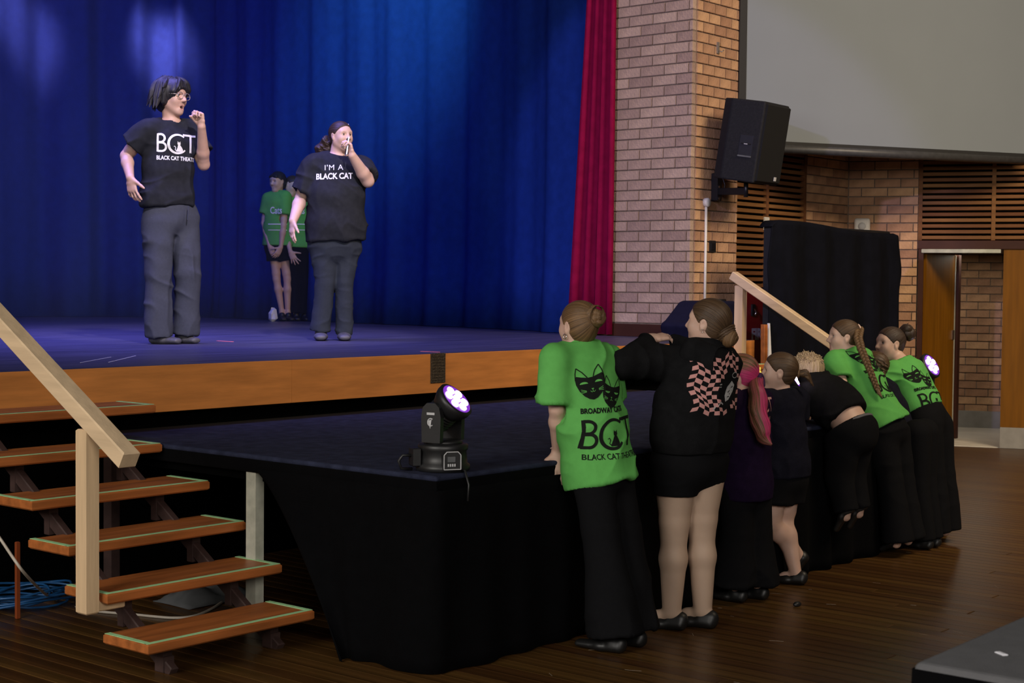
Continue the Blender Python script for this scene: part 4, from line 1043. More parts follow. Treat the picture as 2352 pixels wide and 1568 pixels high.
def strands(V, Q, pole, axis, amp, freq, seed=0, it=1):
    """hair combed along meridians that meet at 'pole': ridge displacement and the strand attribute"""
    ax = nrm(axis); a = nrm(np.cross(ax, [.3, .5, .81])); b = np.cross(ax, a); q = V - A3(pole); ang = np.arctan2(q @ b, q @ a)
    n = .5 * hash_noise((ang / (2 * PI) + 1) * freq, seed) + .3 * hash_noise((ang / (2 * PI) + 1) * freq * 2.7, seed + 1) + .2 * hash_noise((ang / (2 * PI) + 1) * freq * 6, seed + 2)
    N = normals(V, Q); R_ = np.linalg.norm(q - np.outer(q @ ax, ax), axis=1); return V + N * ((n - .5) * amp)[:, None], np.stack([np.cos(ang), np.sin(ang), .35 * R_ + seed], 1)
def hair_cap(H, parent, m, pole, grow=.022, ridge=.004, freq=90, line=(1.25, -.10), cut=None, h=.005, extra=None, seed=0, dye=None, name='hair', face=None, low=None, axis=None):
    """skull cap of combed hair ending at the hairline plane z > slope*y + off"""
    S = Sdf(H.c - .62 * H.h, H.c + .62 * H.h, h); g = grow
    S.ell(H.p(0, -.07, .13), ((.335 + g) * H.h, (.42 + g) * H.h, (.365 + g) * H.h), H.R, .02)
    S.ell(H.p(0, -.14, -.12), (.27 * H.h, .25 * H.h, .26 * H.h), H.R, .03)
    nn = nrm(H.f * line[0] - H.u); S.half(H.p(0, 0, line[1]), nn, .010)
    for sx in (-1, 1): S.ell(H.p(sx * .36, -.035, -.03), (.075 * H.h, .085 * H.h, .125 * H.h), H.R, .008, 'sub')
    if extra: extra(S)
    V, Q = S.mesh(); V, n = strands(V, Q, pole, nrm(A3(pole) - H.c) if axis is None else axis, ridge, freq, seed)
    o = adopt(quads_obj(name, V, Q, m), parent); set_flow(o, n)
    if dye is not None: set_attr(o, 'dye', dye(V))
    return o
def lock(name, m, parent, pts, r, flat=1., n=18, seed=0, ridge=.12, freq=9, dye=None, wave=0.):
    """a tail of hair: tapered tube with combed ridges"""
    P = [A3(p) for p in pts]; T = np.linspace(0, 1, len(P)); tt = np.linspace(0, 1, max(16, len(P) * 6))
    C = np.stack([np.interp(tt, T, [p[i] for p in P]) for i in range(3)], 1); Rr = np.interp(tt, np.linspace(0, 1, len(r)), r)
    for _ in range(4): C[1:-1] = (C[:-2] + 2 * C[1:-1] + C[2:]) / 4
    n = n * 2; V = []; prev = None; at = []; dy = []
    for i in range(len(tt)):
        t = nrm(C[min(i + 1, len(tt) - 1)] - C[max(i - 1, 0)])
        u = nrm(np.cross(t, [.1, .2, .97])) if prev is None else nrm(prev - t * np.dot(prev, t)); prev = u; v = np.cross(t, u)
        for k in range(n):
            a = 2 * PI * k / n; tw = a + tt[i] * 1.2; s_ = .55 * hash_noise(np.array([tw / (2 * PI) * freq + 50]), seed)[0] + .45 * hash_noise(np.array([tw / (2 * PI) * freq * 2.6 + 50 + tt[i] * 2]), seed + 1)[0]
            rr = Rr[i] * (1 + ridge * (s_ - .5) * 2 + .05 * math.sin(tt[i] * 23 + a * 2)); p = C[i] + (u * math.cos(a) * flat + v * math.sin(a)) * rr + u * wave * math.sin(tt[i] * 16)
            V.append(p); at.append((.35 * math.cos(tw), .35 * math.sin(tw), seed + tt[i] * .05)); dy.append(0 if dye is None else dye(tt[i], a))
    Q = [(i * n + k, i * n + (k + 1) % n, (i + 1) * n + (k + 1) % n, (i + 1) * n + k) for i in range(len(tt) - 1) for k in range(n)]
    o = adopt(quads_obj(name, np.array(V), np.array(Q), m), parent); set_flow(o, at)
    if dye is not None: set_attr(o, 'dye', dy)
    return o
def bun(name, m, parent, c, axis, R, r, turns=2.3, seed=0, messy=0.):
    """coiled bun: a rope of hair wound round its axis"""
    ax = nrm(axis); a = nrm(np.cross(ax, [.2, .9, .3])); b = np.cross(ax, a); c = A3(c); rn = np.random.RandomState(seed); pts = []
    for i in range(int(turns * 14)):
        t = i / (turns * 14 - 1); an = t * turns * 2 * PI; rad = R * (1 - .62 * t) ; pts.append(c + (a * math.cos(an) + b * math.sin(an)) * rad + ax * (r * 1.3 * t) + rn.randn(3) * messy)
    return lock(name, m, parent, pts, [r * .9, r * 1.1, r * 1.0, r * .9, r * .5], 1., 9, seed, .22, 7)
def braid(name, m, parent, pts, r0, r1, n_cross=11, seed=0):
    """three interlaced strands along a path: one object"""
    P = [A3(p) for p in pts]; T = np.linspace(0, 1, len(P)); tt = np.linspace(0, 1, 120); C = np.stack([np.interp(tt, T, [p[i] for p in P]) for i in range(3)], 1)
    for _ in range(12): C[1:-1] = (C[:-2] + 2 * C[1:-1] + C[2:]) / 4
    VV = []; QQ = []; at = []; nb = 10
    for s_ in range(3):
        prev = None; base = len(VV)
        pc = []
        for i in range(120):
            t = nrm(C[min(i + 1, 119)] - C[max(i - 1, 0)]); view = nrm(C[i] - CAMP); u = nrm(np.cross(t, view)); v = np.cross(t, u)
            ph = 2 * PI * (tt[i] * n_cross / 2 + s_ / 3); rr = r0 + (r1 - r0) * tt[i]
            pc.append(C[i] + u * math.sin(ph) * rr * .85 + v * math.sin(2 * ph) * rr * .5)
        for i in range(120):
            t = nrm(pc[min(i + 1, 119)] - pc[max(i - 1, 0)]); u = nrm(np.cross(t, [.1, .2, .97])) if prev is None else nrm(prev - t * np.dot(prev, t)); prev = u; v = np.cross(t, u); rr = (r0 + (r1 - r0) * tt[i]) * .62
            for k in range(nb):
                a = 2 * PI * k / nb; n_ = hash_noise(np.array([a / (2 * PI) * 7 + 30 + s_ * 9]), seed)[0]; VV.append(pc[i] + (u * math.cos(a) + v * math.sin(a)) * rr * (1 + .14 * (n_ - .5))); at.append((.25 * math.cos(a), .25 * math.sin(a), s_ + seed))
        for i in range(119):
            for k in range(nb): QQ.append((base + i * nb + k, base + i * nb + (k + 1) % nb, base + (i + 1) * nb + (k + 1) % nb, base + (i + 1) * nb + k))
    o = adopt(quads_obj(name, np.array(VV), np.array(QQ), m), parent); set_flow(o, at); return o

# ---------------------------------------------------------------- flat prints laid on cloth
class Print:
    """2-d shapes (metres) collected, subdivided and laid on a garment by casting along 'd'"""
    def __init__(s): s.V = []; s.F = []
    def poly(s, pts):
        n = len(s.V); s.V += [tuple(p) for p in pts]; s.F.append(tuple(range(n, n + len(pts)))); return s
    def fan(s, pts, c=None):
        c = c or (sum(p[0] for p in pts) / len(pts), sum(p[1] for p in pts) / len(pts)); n = len(s.V); s.V += [c] + [tuple(p) for p in pts]; m = len(pts)
        for i in range(m): s.F.append((n, n + 1 + i, n + 1 + (i + 1) % m))
        return s
    def stroke(s, pts, w, closed=False):
        P = [np.array(p, float) for p in pts]; m = len(P); ww = w if isinstance(w, (list, tuple)) else [w] * m; n = len(s.V)
        for i in range(m):
            a = P[i - 1] if (i or closed) else P[0]; b = P[(i + 1) % m] if (i < m - 1 or closed) else P[-1]; t = b - a; t = t / (np.linalg.norm(t) + 1e-9); q = np.array([-t[1], t[0]]) * ww[i] / 2
            s.V += [tuple(P[i] + q), tuple(P[i] - q)]
        for i in range(m if closed else m - 1):
            j = (i + 1) % m; s.F.append((n + 2 * i, n + 2 * i + 1, n + 2 * j + 1, n + 2 * j))
        return s
    def arc(s, c, r, a0, a1, w, n=22, ry=None): 
        return s.stroke([(c[0] + r * math.cos(math.radians(a)), c[1] + (ry or r) * math.sin(math.radians(a))) for a in np.linspace(a0, a1, n)], w)
    def text(s, body, x, y, size, bold=0., width=None, spacing=1.0):
        me = text_mesh(body, size, bold=bold, spacing=spacing); xs = [v.co.x for v in me.vertices]; k = 1. if width is None else width / (max(xs) - min(xs)); x0 = min(xs); n = len(s.V)
        s.V += [(x + (v.co.x - x0) * k, y + v.co.y) for v in me.vertices]; s.F += [tuple(n + i for i in p.vertices) for p in me.polygons]; bpy.data.meshes.remove(me); return s
    def lay(s, name, m, parent, bvh, org, u, v, d, lift=.0022, maxe=.014, warp=None):
        import bmesh
        bm = bmesh.new(); vs = [bm.verts.new((p[0], p[1], 0)) for p in s.V]
        for f in s.F:
            try: bm.faces.new([vs[i] for i in f])
            except ValueError: pass
        bmesh.ops.triangulate(bm, faces=bm.faces[:])
        for _ in range(4):
            es = [e for e in bm.edges if e.calc_length() > maxe]
            if not es: break
            bmesh.ops.subdivide_edges(bm, edges=es, cuts=1, use_grid_fill=True); bmesh.ops.triangulate(bm, faces=bm.faces[:])
        org, u, v, d = A3(org), A3(u), A3(v), nrm(d); dead = []
        for q in bm.verts:
            x, y = (q.co.x, q.co.y) if warp is None else warp(q.co.x, q.co.y)
            p = org + u * x + v * y - d * .6; hit = bvh.ray_cast(Vector(p), Vector(d), 1.4)
            if hit[0] is None: dead.append(q)
            else:
                nn = hit[1]; nn = nn if nn.dot(Vector(d)) < 0 else -nn; q.co = hit[0] + nn * lift
        bmesh.ops.delete(bm, geom=dead, context='VERTS')
        bad = [f for f in bm.faces if max(e.calc_length() for e in f.edges) > maxe * 4]
        bmesh.ops.delete(bm, geom=bad, context='FACES')
        me = bpy.data.meshes.new(name); bm.to_mesh(me); bm.free(); me.materials.append(MATS[m]); o = bpy.data.objects.new(name, me); CO.objects.link(o)
        root = parent
        while root.parent is not None: root = root.parent
        o.parent = parent; o.matrix_parent_inverse = Matrix.Translation(root.location).inverted() if parent is root else Matrix.Identity(4)
        return o
def bvh_of(V, Q): return BVHTree.FromPolygons([tuple(p) for p in V.tolist()], Q.tolist())
def bct_logo(P, x, y, w):
    """B C T lettering with a seated cat in the C; x,y lower left, w overall width"""
    k = w / 1.0; st = .052 * k; H_ = .46 * k
    P.stroke([(x + .03 * k, y), (x + .03 * k, y + H_)], st)
    for (cy, r, xr) in ((y + H_ * .74, H_ * .215, .10 * k), (y + H_ * .265, H_ * .235, .125 * k)):
        P.stroke([(x + .03 * k, cy + r), (x + xr, cy + r)], st); P.stroke([(x + .03 * k, cy - r), (x + xr, cy - r)], st); P.arc((x + xr, cy), r, -92, 92, st)
    cc = (x + .53 * k, y + H_ * .46); P.arc(cc, .235 * k, 48, 322, [st * (.7 + .5 * math.sin(PI * i / 35)) for i in range(36)], 36)
    P.stroke([(x + .66 * k, y + H_ * .97), (x + 1.0 * k, y + H_ * .97)], st); P.stroke([(x + .86 * k, y), (x + .86 * k, y + H_ * .97)], st * .95)
    bx, by = x + .55 * k, y + .015 * k      # cat: body, head, ears, tail
    P.fan([(bx - .06 * k, by), (bx + .10 * k, by), (bx + .115 * k, by + .05 * k), (bx + .085 * k, by + .11 * k), (bx + .05 * k, by + .16 * k), (bx + .03 * k, by + .185 * k), (bx - .015 * k, by + .17 * k), (bx - .03 * k, by + .10 * k), (bx - .055 * k, by + .04 * k)])
    P.fan([(bx + .01 * k + .042 * k * math.cos(a), by + .205 * k + .036 * k * math.sin(a)) for a in np.linspace(0, 6.1, 12)])
    for sx in (-1, 1): P.poly([(bx + .01 * k + sx * .038 * k, by + .215 * k), (bx + .01 * k + sx * .034 * k, by + .268 * k), (bx + .01 * k + sx * .004 * k, by + .232 * k)])
    P.stroke([(bx - .05 * k, by + .01 * k), (bx - .09 * k, by + .05 * k), (bx - .075 * k, by + .10 * k), (bx - .10 * k, by + .14 * k), (bx - .125 * k, by + .125 * k)], .016 * k)
    return P
def cat_mask(Pb, Pg, c, w, h, rot, sad=False):
    """cat face: black face with outlined ears in Pb, lighter features in Pg"""
    ca, sa = math.cos(rot), math.sin(rot)
    def T(x, y): return (c[0] + (x * ca - y * sa) * w, c[1] + x * sa * w + y * ca * h)
    face = [(0, -.62), (.14, -.57), (.28, -.44), (.40, -.24), (.47, 0), (.48, .20), (.42, .30), (.28, .25), (.10, .20), (-.10, .20), (-.28, .25), (-.42, .30), (-.48, .20), (-.47, 0), (-.40, -.24), (-.28, -.44), (-.14, -.57)]
    Pb.fan([T(*p) for p in face], T(0, -.05))
    for s in (-1, 1):
        Pb.stroke([T(s * .47, .16), T(s * .44, .40), T(s * .38, .60)], .032 * w); Pb.stroke([T(s * .38, .60), T(s * .22, .42), T(s * .10, .20)], .032 * w)
        e = [T(s * .24 + .13 * math.cos(a), -.02 + (.09 * math.sin(a) if not sad else -.09 * math.sin(a) + .04)) for a in np.linspace(.15, PI - .15, 9)]
        Pg.fan(e)
        for dy in (-.04, 0, .04): Pg.stroke([T(s * .20, -.28 + dy * .5), T(s * .36, -.26 + dy * 1.6)], .014 * w)
    Pg.fan([T(-.045, -.20), T(.045, -.20), T(0, -.25)]); Pg.stroke([T(0, -.25), T(0, -.31)], .014 * w)
    m = 1 if not sad else -1
    Pg.stroke([T(-.08, -.31 + .03 * m), T(-.04, -.33), T(0, -.31), T(.04, -.33), T(.08, -.31 + .03 * m)], .014 * w)

# ---------------------------------------------------------------- figure builder
def figure(label, base, j, s, g, H, hands=None, mouth=0., grid=.005, lips=True, skin='skin', feet=False, tw=.15, group=None, td=.10):
    """one continuous body; j = joints in world coordinates, s = size against an adult, g = girth"""
    e = empty('person', base, 0, label, 'person', group)
    pts = [A3(v) for k, v in j.items() if k not in ('side', 'legr')] + [H.p(0, 0, .55), H.p(0, .5, -.5), H.p(0, -.5, 0)]
    lo = np.min(pts, 0) - .14; hi = np.max(pts, 0) + .14
    for hnd in (hands or {}).values(): lo = np.minimum(lo, hnd['w'] - A3((.2, .2, .2))); hi = np.maximum(hi, hnd['w'] + A3((.2, .2, .2)))
    lo[2] = max(lo[2], base[2] - .02)
    S = Sdf(lo, hi, grid); sd = j['side']
    pel, wai, che, nek = j['pelvis'], j['waist'], j['chest'], j['neck']; top = lerp(che, nek, .72)
    S.ecap(pel, wai, (tw * .95 * g, td * g), (tw * .82 * g, td * .88 * g), sd, .03)
    S.ecap(wai, che, (tw * .82 * g, td * .88 * g), (tw * .95 * g, td * g), sd, .03)
    S.ecap(che, top, (tw * .95 * g, td * g), (tw * .70 * g, td * .62 * g), sd, .03)
    for q in 'LR':
        S.cone(lerp(che, nek, .85), j['sh' + q], .048 * s * g, .050 * s * g, .03)
        if 'el' + q in j: limb(S, j['sh' + q], j['el' + q], j['wr' + q], [v * s * g for v in (.050, .041, .038, .040, .026)], .015)
        if 'kn' + q in j:
            limb(S, j['hip' + q], j['kn' + q], j['an' + q], [v * s * g for v in j.get('legr', (.080, .060, .052, .054, .036))], .02)
            if feet: foot_sdf(S, A3(j['an' + q]) - [0, 0, .012], lerp(j['an' + q], j['to' + q], .8) - [0, 0, .006], .030 * s)
            else: S.cone(j['an' + q], A3(j['an' + q]) - [0, 0, .03], .036 * s * g, .034 * s, .01)
    for q, hd in (hands or {}).items():
        kw = dict(hd); tips = hand_sdf(S, kw.pop('w'), kw.pop('d'), kw.pop('n'), kw.pop('t'), **kw)
    head_sdf(S, H, mouth, nek, .052 * s * (g if g < 1.1 else 1.12))
    V, Q = S.mesh(); o = adopt(quads_obj('body', V, Q, skin), e)
    o.data.materials.append(MATS['lip']); o.data.materials.append(MATS['mouth_dark'])
    L = H.loc(V[Q].mean(1)); mi = np.zeros(len(Q), np.int32)
    lipm = (np.abs(L[:, 0]) < .085) & (L[:, 1] > .305 - 1.2 * L[:, 0] ** 2) & ((np.abs(L[:, 2] + .246) < .024) | (np.abs(L[:, 2] + .303 + .10 * mouth) < .028)); mi[lipm] = 1 if lips else 0
    if mouth > 0: mi[(np.abs(L[:, 0]) < .075) & (L[:, 1] > .2) & (L[:, 1] < .312) & (L[:, 2] < -.25) & (L[:, 2] > -.30 - .10 * mouth)] = 2
    o.data.polygons.foreach_set('material_index', mi); o.data.update()
    return e
def garment(e, name, m, rings, side, sleeves=(), hem=None, neck=None, h=.0075, fold=None, seed=0, k=.03, extra=None, shoulder=None, hem_open=True, collar=None):
    """closed top: rings [(centre,(half width, half depth))] from top to hem; sleeves [(points, radii)]; hem (point, direction that is cut off)"""
    pts = [A3(c) for c, r in rings] + [A3(p) for sl in sleeves for p in sl[0]]; R = max(max(r) for c, r in rings) + .05
    S = Sdf(np.min(pts, 0) - R, np.max(pts, 0) + R, h)
    for (c0, r0), (c1, r1) in zip(rings[:-1], rings[1:]): S.ecap(c0, c1, r0, r1, side, k)
    for (sp_, sr) in sleeves:
        for i in range(len(sp_) - 1): S.cone(sp_[i], sp_[i + 1], sr[i], sr[i + 1], .03 if i == 0 else .015, flat=(0, 1 if i == len(sp_) - 2 else 0))
    if shoulder:
        a, r0, r1 = shoulder
        for (sp_, sr) in sleeves: S.cone(a, sp_[0], r0, r1, .03)
    if hem is not None:
        S.half(hem[0], hem[1], .002, A3(hem[0]) - .42, A3(hem[0]) + .42) if len(hem) < 3 else S.half(hem[0], hem[1], .002, *hem[2])
        if hem_open:
            c1, r1 = rings[-1]; c0, r0 = rings[-2]; d = nrm(A3(c1) - c0); p = A3(c1)
            S.ecap(p - d * .03, p + d * .12, (r1[0] - 2.8 * h, r1[1] - 2.8 * h), (r1[0] - 2.4 * h, r1[1] - 2.4 * h), side, .004, 'sub')
    for (sp_, sr) in sleeves:
        a, b = A3(sp_[-2]), A3(sp_[-1]); d = nrm(b - a); S.cone(b - d * .022, b + d * .05, sr[-1] - 3.0 * h, sr[-1] - 2.6 * h, .003, 'sub')
    if neck is not None: S.cone(neck[0], neck[1], neck[2], neck[3], .010, 'sub')
    if collar is not None: S.half(collar[0], collar[1], .003, A3(collar[0]) - A3((1.25 * collar[2], 1.25 * collar[2], .01)) - .0, A3(collar[0]) + A3((1.25 * collar[2], 1.25 * collar[2], .12)))
    if extra: extra(S)
    o, V, Q = obj_sdf(S, name, m, e, 1, fold, seed)
    if collar is not None: ring_tube('collar', m, o, A3(collar[0]) - nrm(collar[1]) * .002, collar[1], collar[2], collar[2] * .95, side, .0075, raw=True)
    return o, V, Q
def trousers(e, name, m, pel, side, legs, pr, h=.0075, fold=None, seed=0, top=None, waist=None, extra=None, cut_floor=None):
    pts = [A3(p) for l in legs for p in l[0]] + [A3(pel)] + ([A3(waist[0])] if waist else []); S = Sdf(np.min(pts, 0) - .2, np.max(pts, 0) + .2, h)
    S.ecap(A3(pel) - A3((0, 0, .01)), A3(pel) + A3((0, 0, .01)), pr, pr, side, .03)
    if waist: S.ecap(pel, waist[0], pr, waist[1], side, .03)
    for lp, lr in legs:
        for i in range(len(lp) - 1): S.cone(lp[i], lp[i + 1], lr[i], lr[i + 1], .028 if i == 0 else .012, flat=(0, 1 if i == len(lp) - 2 else 0))
        a, b = A3(lp[-2]), A3(lp[-1]); d = nrm(b - a); S.cone(b - d * .022, b + d * .05, lr[-1] - 2.6 * h, lr[-1] - 2.2 * h, .003, 'sub')
    if top is not None: S.half(top[0], top[1], .002)
    if extra: extra(S)
    if cut_floor is not None: S.half((0, 0, cut_floor), (0, 0, -1), .001)
    return obj_sdf(S, name, m, e, 1, fold, seed)
def ring_tube(name, m, e, c, n, rx, ry, side, r, tilt=None, nn=28, raw=False):
    n = nrm(n); sx = A3(side); sx = nrm(sx - n * np.dot(sx, n)); sy = np.cross(n, sx)
    P = [A3(c) + sx * rx * math.cos(a) + sy * ry * math.sin(a) for a in np.linspace(0, 2 * PI, nn + 1)]
    if raw: return MB().tube(P, r, 7, cap=False).build(name, m, e, True)
    return adopt(MB().tube(P, r, 7, cap=False).build(name, m, None, True), e)
class VPl:
    """upright plane through b square to the line of sight: pixel (+ metres beyond the plane) -> point"""
    def __init__(s, b): s.b = A3(b); f = s.b - CAMP; f[2] = 0; s.f = nrm(f); s.r = A3((s.f[1], -s.f[0], 0)); s.u = A3((0, 0, 1))
    def __call__(s, x, y, dd=0.): r = ray(x, y); t = (np.dot(s.b - CAMP, s.f) + dd) / np.dot(r, s.f); return CAMP + r * t
    def v(s, right, up, away): return nrm(s.r * right + s.u * up + s.f * away)
UP = A3((0, 0, 1))

# ================================================================ 1. performer in glasses, on stage
q = onz(398, 789, STZ); P = VPl(q); sd = P.v(.86, 0, .5); fb = P.v(.5, 0, -.86)
H = Head(P(397, 223, .0), P.v(.80, -.03, -.60), P.v(.05, 1, .02), .232)
j = dict(side=sd, neck=P(394, 281, .02), chest=P(389, 340, 0), waist=P(387, 420, 0), pelvis=P(391, 490, 0),
         shL=P(437, 298, .09), shR=P(341, 295, -.08), elR=P(290, 358, -.02), wrR=P(299, 408, -.14), elL=P(468, 378, .02), wrL=P(463, 291, -.16),
         hipL=P(421, 505, .05), knL=P(432, 628, .0), anL=P(424, 764, .06), toL=P(449, 783, -.02), hipR=P(364, 505, -.05), knR=P(362, 632, -.06), anR=P(366, 768, -.02), toR=P(408, 785, -.10))
e1 = figure('person in black lettered T-shirt and glasses singing with a raised fist', (q[0], q[1], STZ), j, 1.0, .98, H, dict(
    R=dict(w=j['wrR'], d=P.v(.16, -1, -.10), n=P.v(.75, .1, .5), t=P.v(.75, -.1, -.6), sc=.98, curl=(.12, .28, .35, .40), spread=.22, thumb=(.75, .75, .1), tcurl=.05),
    L=dict(w=j['wrL'], d=P.v(-.15, 1, -.05), n=P.v(-.65, .05, -.6), t=P.v(-.62, .1, .75), sc=.95, curl=(1.25, 1.2, 1.2, 1.25), spread=.02, thumb=(.85, .35, .6), tcurl=.7)), mouth=.42, skin='skin_warm')
face_bits(H, e1)
def mop(S):
    h = H.h
    S.ell(H.p(0, -.14, .16), (.40 * h, .46 * h, .39 * h), H.R, .03); S.ell(H.p(0, -.24, -.12), (.35 * h, .30 * h, .32 * h), H.R, .03)
    for sx in (-1, 1): S.cone(H.p(sx * .34, -.02, .22), H.p(sx * .38, -.04, -.20), .10 * h, .06 * h, .03); S.cone(H.p(sx * .10, .24, .40), H.p(sx * .31, .22, .12), .085 * h, .05 * h, .02)
    S.cone(H.p(.05, .22, .42), H.p(.20, .33, .20), .075 * h, .04 * h, .02)
    S.ell(H.p(0, .42, -.10), (.27 * h, .22 * h, .33 * h), H.R, .015, 'sub'); S.ell(H.p(0, .10, -.48), (.30 * h, .30 * h, .20 * h), H.R, .015, 'sub')
hair_cap(H, e1, 'hair_black', H.p(0, -.02, .58), .06, .012, 40, (0., -5), h=.005, extra=mop, seed=3)
rn = random.Random(4)
for i in range(64):
    a = rn.uniform(-PI, PI); x0, y0 = math.sin(a), -math.cos(a)
    if y0 > .45: continue
    zt_ = rn.uniform(.38, .50); zz = rn.uniform(-.40, -.10) if y0 < .2 else rn.uniform(.02, .2); o_ = rn.uniform(.46, .56); tw_ = rn.uniform(-.12, .12)
    lock('hair_lock', 'hair_black', e1, [H.p(x0 * .16, -.12 + y0 * .18, zt_ + .06), H.p(x0 * .36, -.13 + y0 * .40, .34), H.p((x0 + tw_) * .43, -.14 + y0 * .48, (.34 + zz) / 2), H.p((x0 + 2 * tw_) * o_, -.14 + y0 * (o_ + .05), zz)], [.014, .026, .024, .003], .55, 5, i, .2, 5)
for sx in (-1, 1):
    lock('hair_lock', 'hair_black', e1, [H.p(sx * .02, .10, .50), H.p(sx * .14, .30, .42), H.p(sx * .26, .34, .22), H.p(sx * .31, .27, .06)], [.022, .022, .018, .004], .6, 6, 31 + sx, .2, 5)
gl = None
for sx in (-1, 1):
    c = H.p(sx * .155, .385, .02); pts = [c + (H.r * math.cos(a) * .115 + H.u * math.sin(a) * .092) * H.h for a in np.linspace(0, 2 * PI, 21)]
    if gl is None: gl = MB()
    gl.tube(pts, .0022, 6, cap=False); gl.tube([H.p(sx * .27, .385, .04), H.p(sx * .36, .10, .05), H.p(sx * .375, -.05, .03)], .0022, 6)
gl.tube([H.p(-.045, .39, .04), H.p(0, .40, .05), H.p(.045, .39, .04)], .0022, 6); adopt(gl.build('glasses', 'glass_frame', None, True), e1)
FV = [(sd, 6, .005, UP), (sd + UP * .8, 8, .004, UP - sd), (UP - sd * .4, 10, .004, sd)]
rg = [(P(393, 292, .01), (.115, .07)), (P(390, 325, 0), (.170, .110)), (P(386, 390, 0), (.172, .122)), (P(385, 450, -.01), (.178, .128)), (P(386, 478, -.01), (.182, .130))]
sh, V, Q = garment(e1, 't_shirt', 'tee_black', rg, sd, [([P(436, 300, .085), P(462, 352, .05)], [.072, .082]), ([P(342, 298, -.075), P(303, 333, -.05)], [.075, .088])],
    (P(386, 473, 0), P.v(.03, -1, 0)), (P(394, 282, .02), P(400, 255, -.02), .068, .070), fold=FV, seed=1, shoulder=(P(394, 296, .02), .066, .064), collar=(P(395, 277, -.005), P.v(.12, 1, -.35), .070))
bv = bvh_of(V, Q); org = P(362, 341, -.3); uu = P.r * 1; dcast = nrm(P.f + P.r * -.05)
Pp = Print(); bct_logo(Pp, 0, 0, .252); Pp.text('BLACK CAT THEATRE', .0, -.052, .036, .0012, .262)
Pp.lay('print', 'print_white', sh, bv, P(362, 343, -.3), P.v(.995, .0, .0), P.v(.0, 1, 0), dcast, .003)
fp = [(sd, 8, .005, UP), (UP + sd * .3, 9, .004, sd)]
trousers(e1, 'trousers', 'pants_grey', P(391, 500, 0), sd, [([P(421, 512, .04), P(432, 628, .0), P(425, 766, .05)], [.102, .080, .080]), ([P(364, 512, -.05), P(363, 632, -.06), P(365, 772, -.03)], [.104, .080, .084])],
         (.180, .122), fold=fp, seed=2, waist=(P(388, 468, 0), (.168, .118)), cut_floor=STZ + .012)
adopt(MB().tube([P(433, 473, -.115), P(431, 505, -.12)], .004, 6).build('fly_seam', 'pants_grey'), e1)
adopt(MB().tube([P(358, 478, -.13), P(349, 500, -.14), P(346, 508, -.12)], .004, 6).build('pocket_edge', 'paper'), e1)
for k_ in 'LR': shoe('shoe', 'shoe_grey', e1, A3(j['an' + k_]) * [1, 1, 0] + [0, 0, STZ + .026], A3(j['to' + k_]) * [1, 1, 0] + [0, 0, STZ + .022], STZ + .001, .047, open_=False)

# ================================================================ 2. performer with the phone, on stage
q = onz(768, 781, STZ); P = VPl(q); sd = P.v(.97, 0, .22)
H = Head(P(784, 313, .0), P.v(.62, .02, -.78), P.v(-.04, 1, .03), .212)
j = dict(side=sd, neck=P(776, 362, .03), chest=P(773, 420, 0), waist=P(770, 490, 0), pelvis=P(769, 548, 0), shL=P(828, 380, .03), shR=P(722, 380, -.03),
         elR=P(693, 452, -.02), wrR=P(673, 507, -.14), elL=P(845, 416, -.10), wrL=P(809, 357, -.24), hipL=P(795, 560, .02), knL=P(790, 650, -.01), anL=P(790, 762, .02), toL=P(792, 779, -.16),
         hipR=P(742, 560, -.02), knR=P(748, 650, -.03), anR=P(737, 758, .0), toR=P(737, 777, -.17))
j['legr'] = (.072, .050, .042, .044, .030)
e2 = figure('person in black lettered T-shirt holding a white phone to the mouth', (q[0], q[1], STZ), j, .92, 1.22, H, dict(
    R=dict(w=j['wrR'], d=P.v(-.08, -1, -.15), n=P.v(.75, 0, .55), t=P.v(.45, -.1, -.85), sc=.92, curl=(.15, .2, .25, .3), spread=.10, thumb=(.8, .6, .1), tcurl=.1),
    L=dict(w=j['wrL'], d=P.v(-.20, .95, -.02), n=P.v(-.85, -.1, .15), t=P.v(-.25, .15, .9), sc=.90, curl=(.75, .8, .85, .9), spread=.03, thumb=(.8, .4, .5), tcurl=.4)), mouth=.12, skin='skin')
face_bits(H, e2)
hair_cap(H, e2, 'hair_dark', H.p(0, -.50, -.05), .022, .002, 80, (1.20, -.04), seed=4)
for i, (dx, dy) in enumerate(((0, 0), (-9, 4), (7, 6), (-4, 10))):
    lock('ponytail', 'hair_dark', e2, [H.p(0, -.47, -.02), P(753 + dx * .5, 322 + dy, .10), P(742 + dx, 340 + dy, .10), P(735 + dx, 354 + dy, .09)], [.020, .038, .034, .006], 1, 8, i + 5, .3, 6, wave=.012)
adopt(MB().tube([H.p(-.36, -.12, .22), H.p(-.35, -.06, .34), H.p(-.30, -.02, .42)], .008, 6).build('hair_clip', 'phone_white', None, True), e2)
rg = [(P(776, 368, .02), (.13, .085)), (P(774, 400, 0), (.195, .135)), (P(771, 450, -.01), (.205, .165)), (P(770, 510, -.01), (.205, .165)), (P(771, 553, 0), (.212, .165))]
sh, V, Q = garment(e2, 't_shirt', 'tee_black', rg, sd, [([P(827, 386, .02), lerp(P(827, 386, .02), j['elL'], .72)], [.092, .080]), ([P(722, 384, -.03), P(697, 442, -.03)], [.092, .098])],
    (P(771, 552, 0), P.v(.06, -1, 0)), (P(776, 364, .03), P(782, 340, -.02), .070, .070), fold=[(sd, 5, .006, UP), (UP + sd * .7, 8, .004, sd)], seed=4, shoulder=(P(776, 374, .03), .075, .078), collar=(P(779, 355, .0), P.v(.08, 1, -.3), .074))
bv = bvh_of(V, Q); Pp = Print(); Pp.text("I'M A", .058, .062, .054, 0., .128, 1.1); Pp.text('BLACK CAT', .0, .0, .058, .0018, .252)
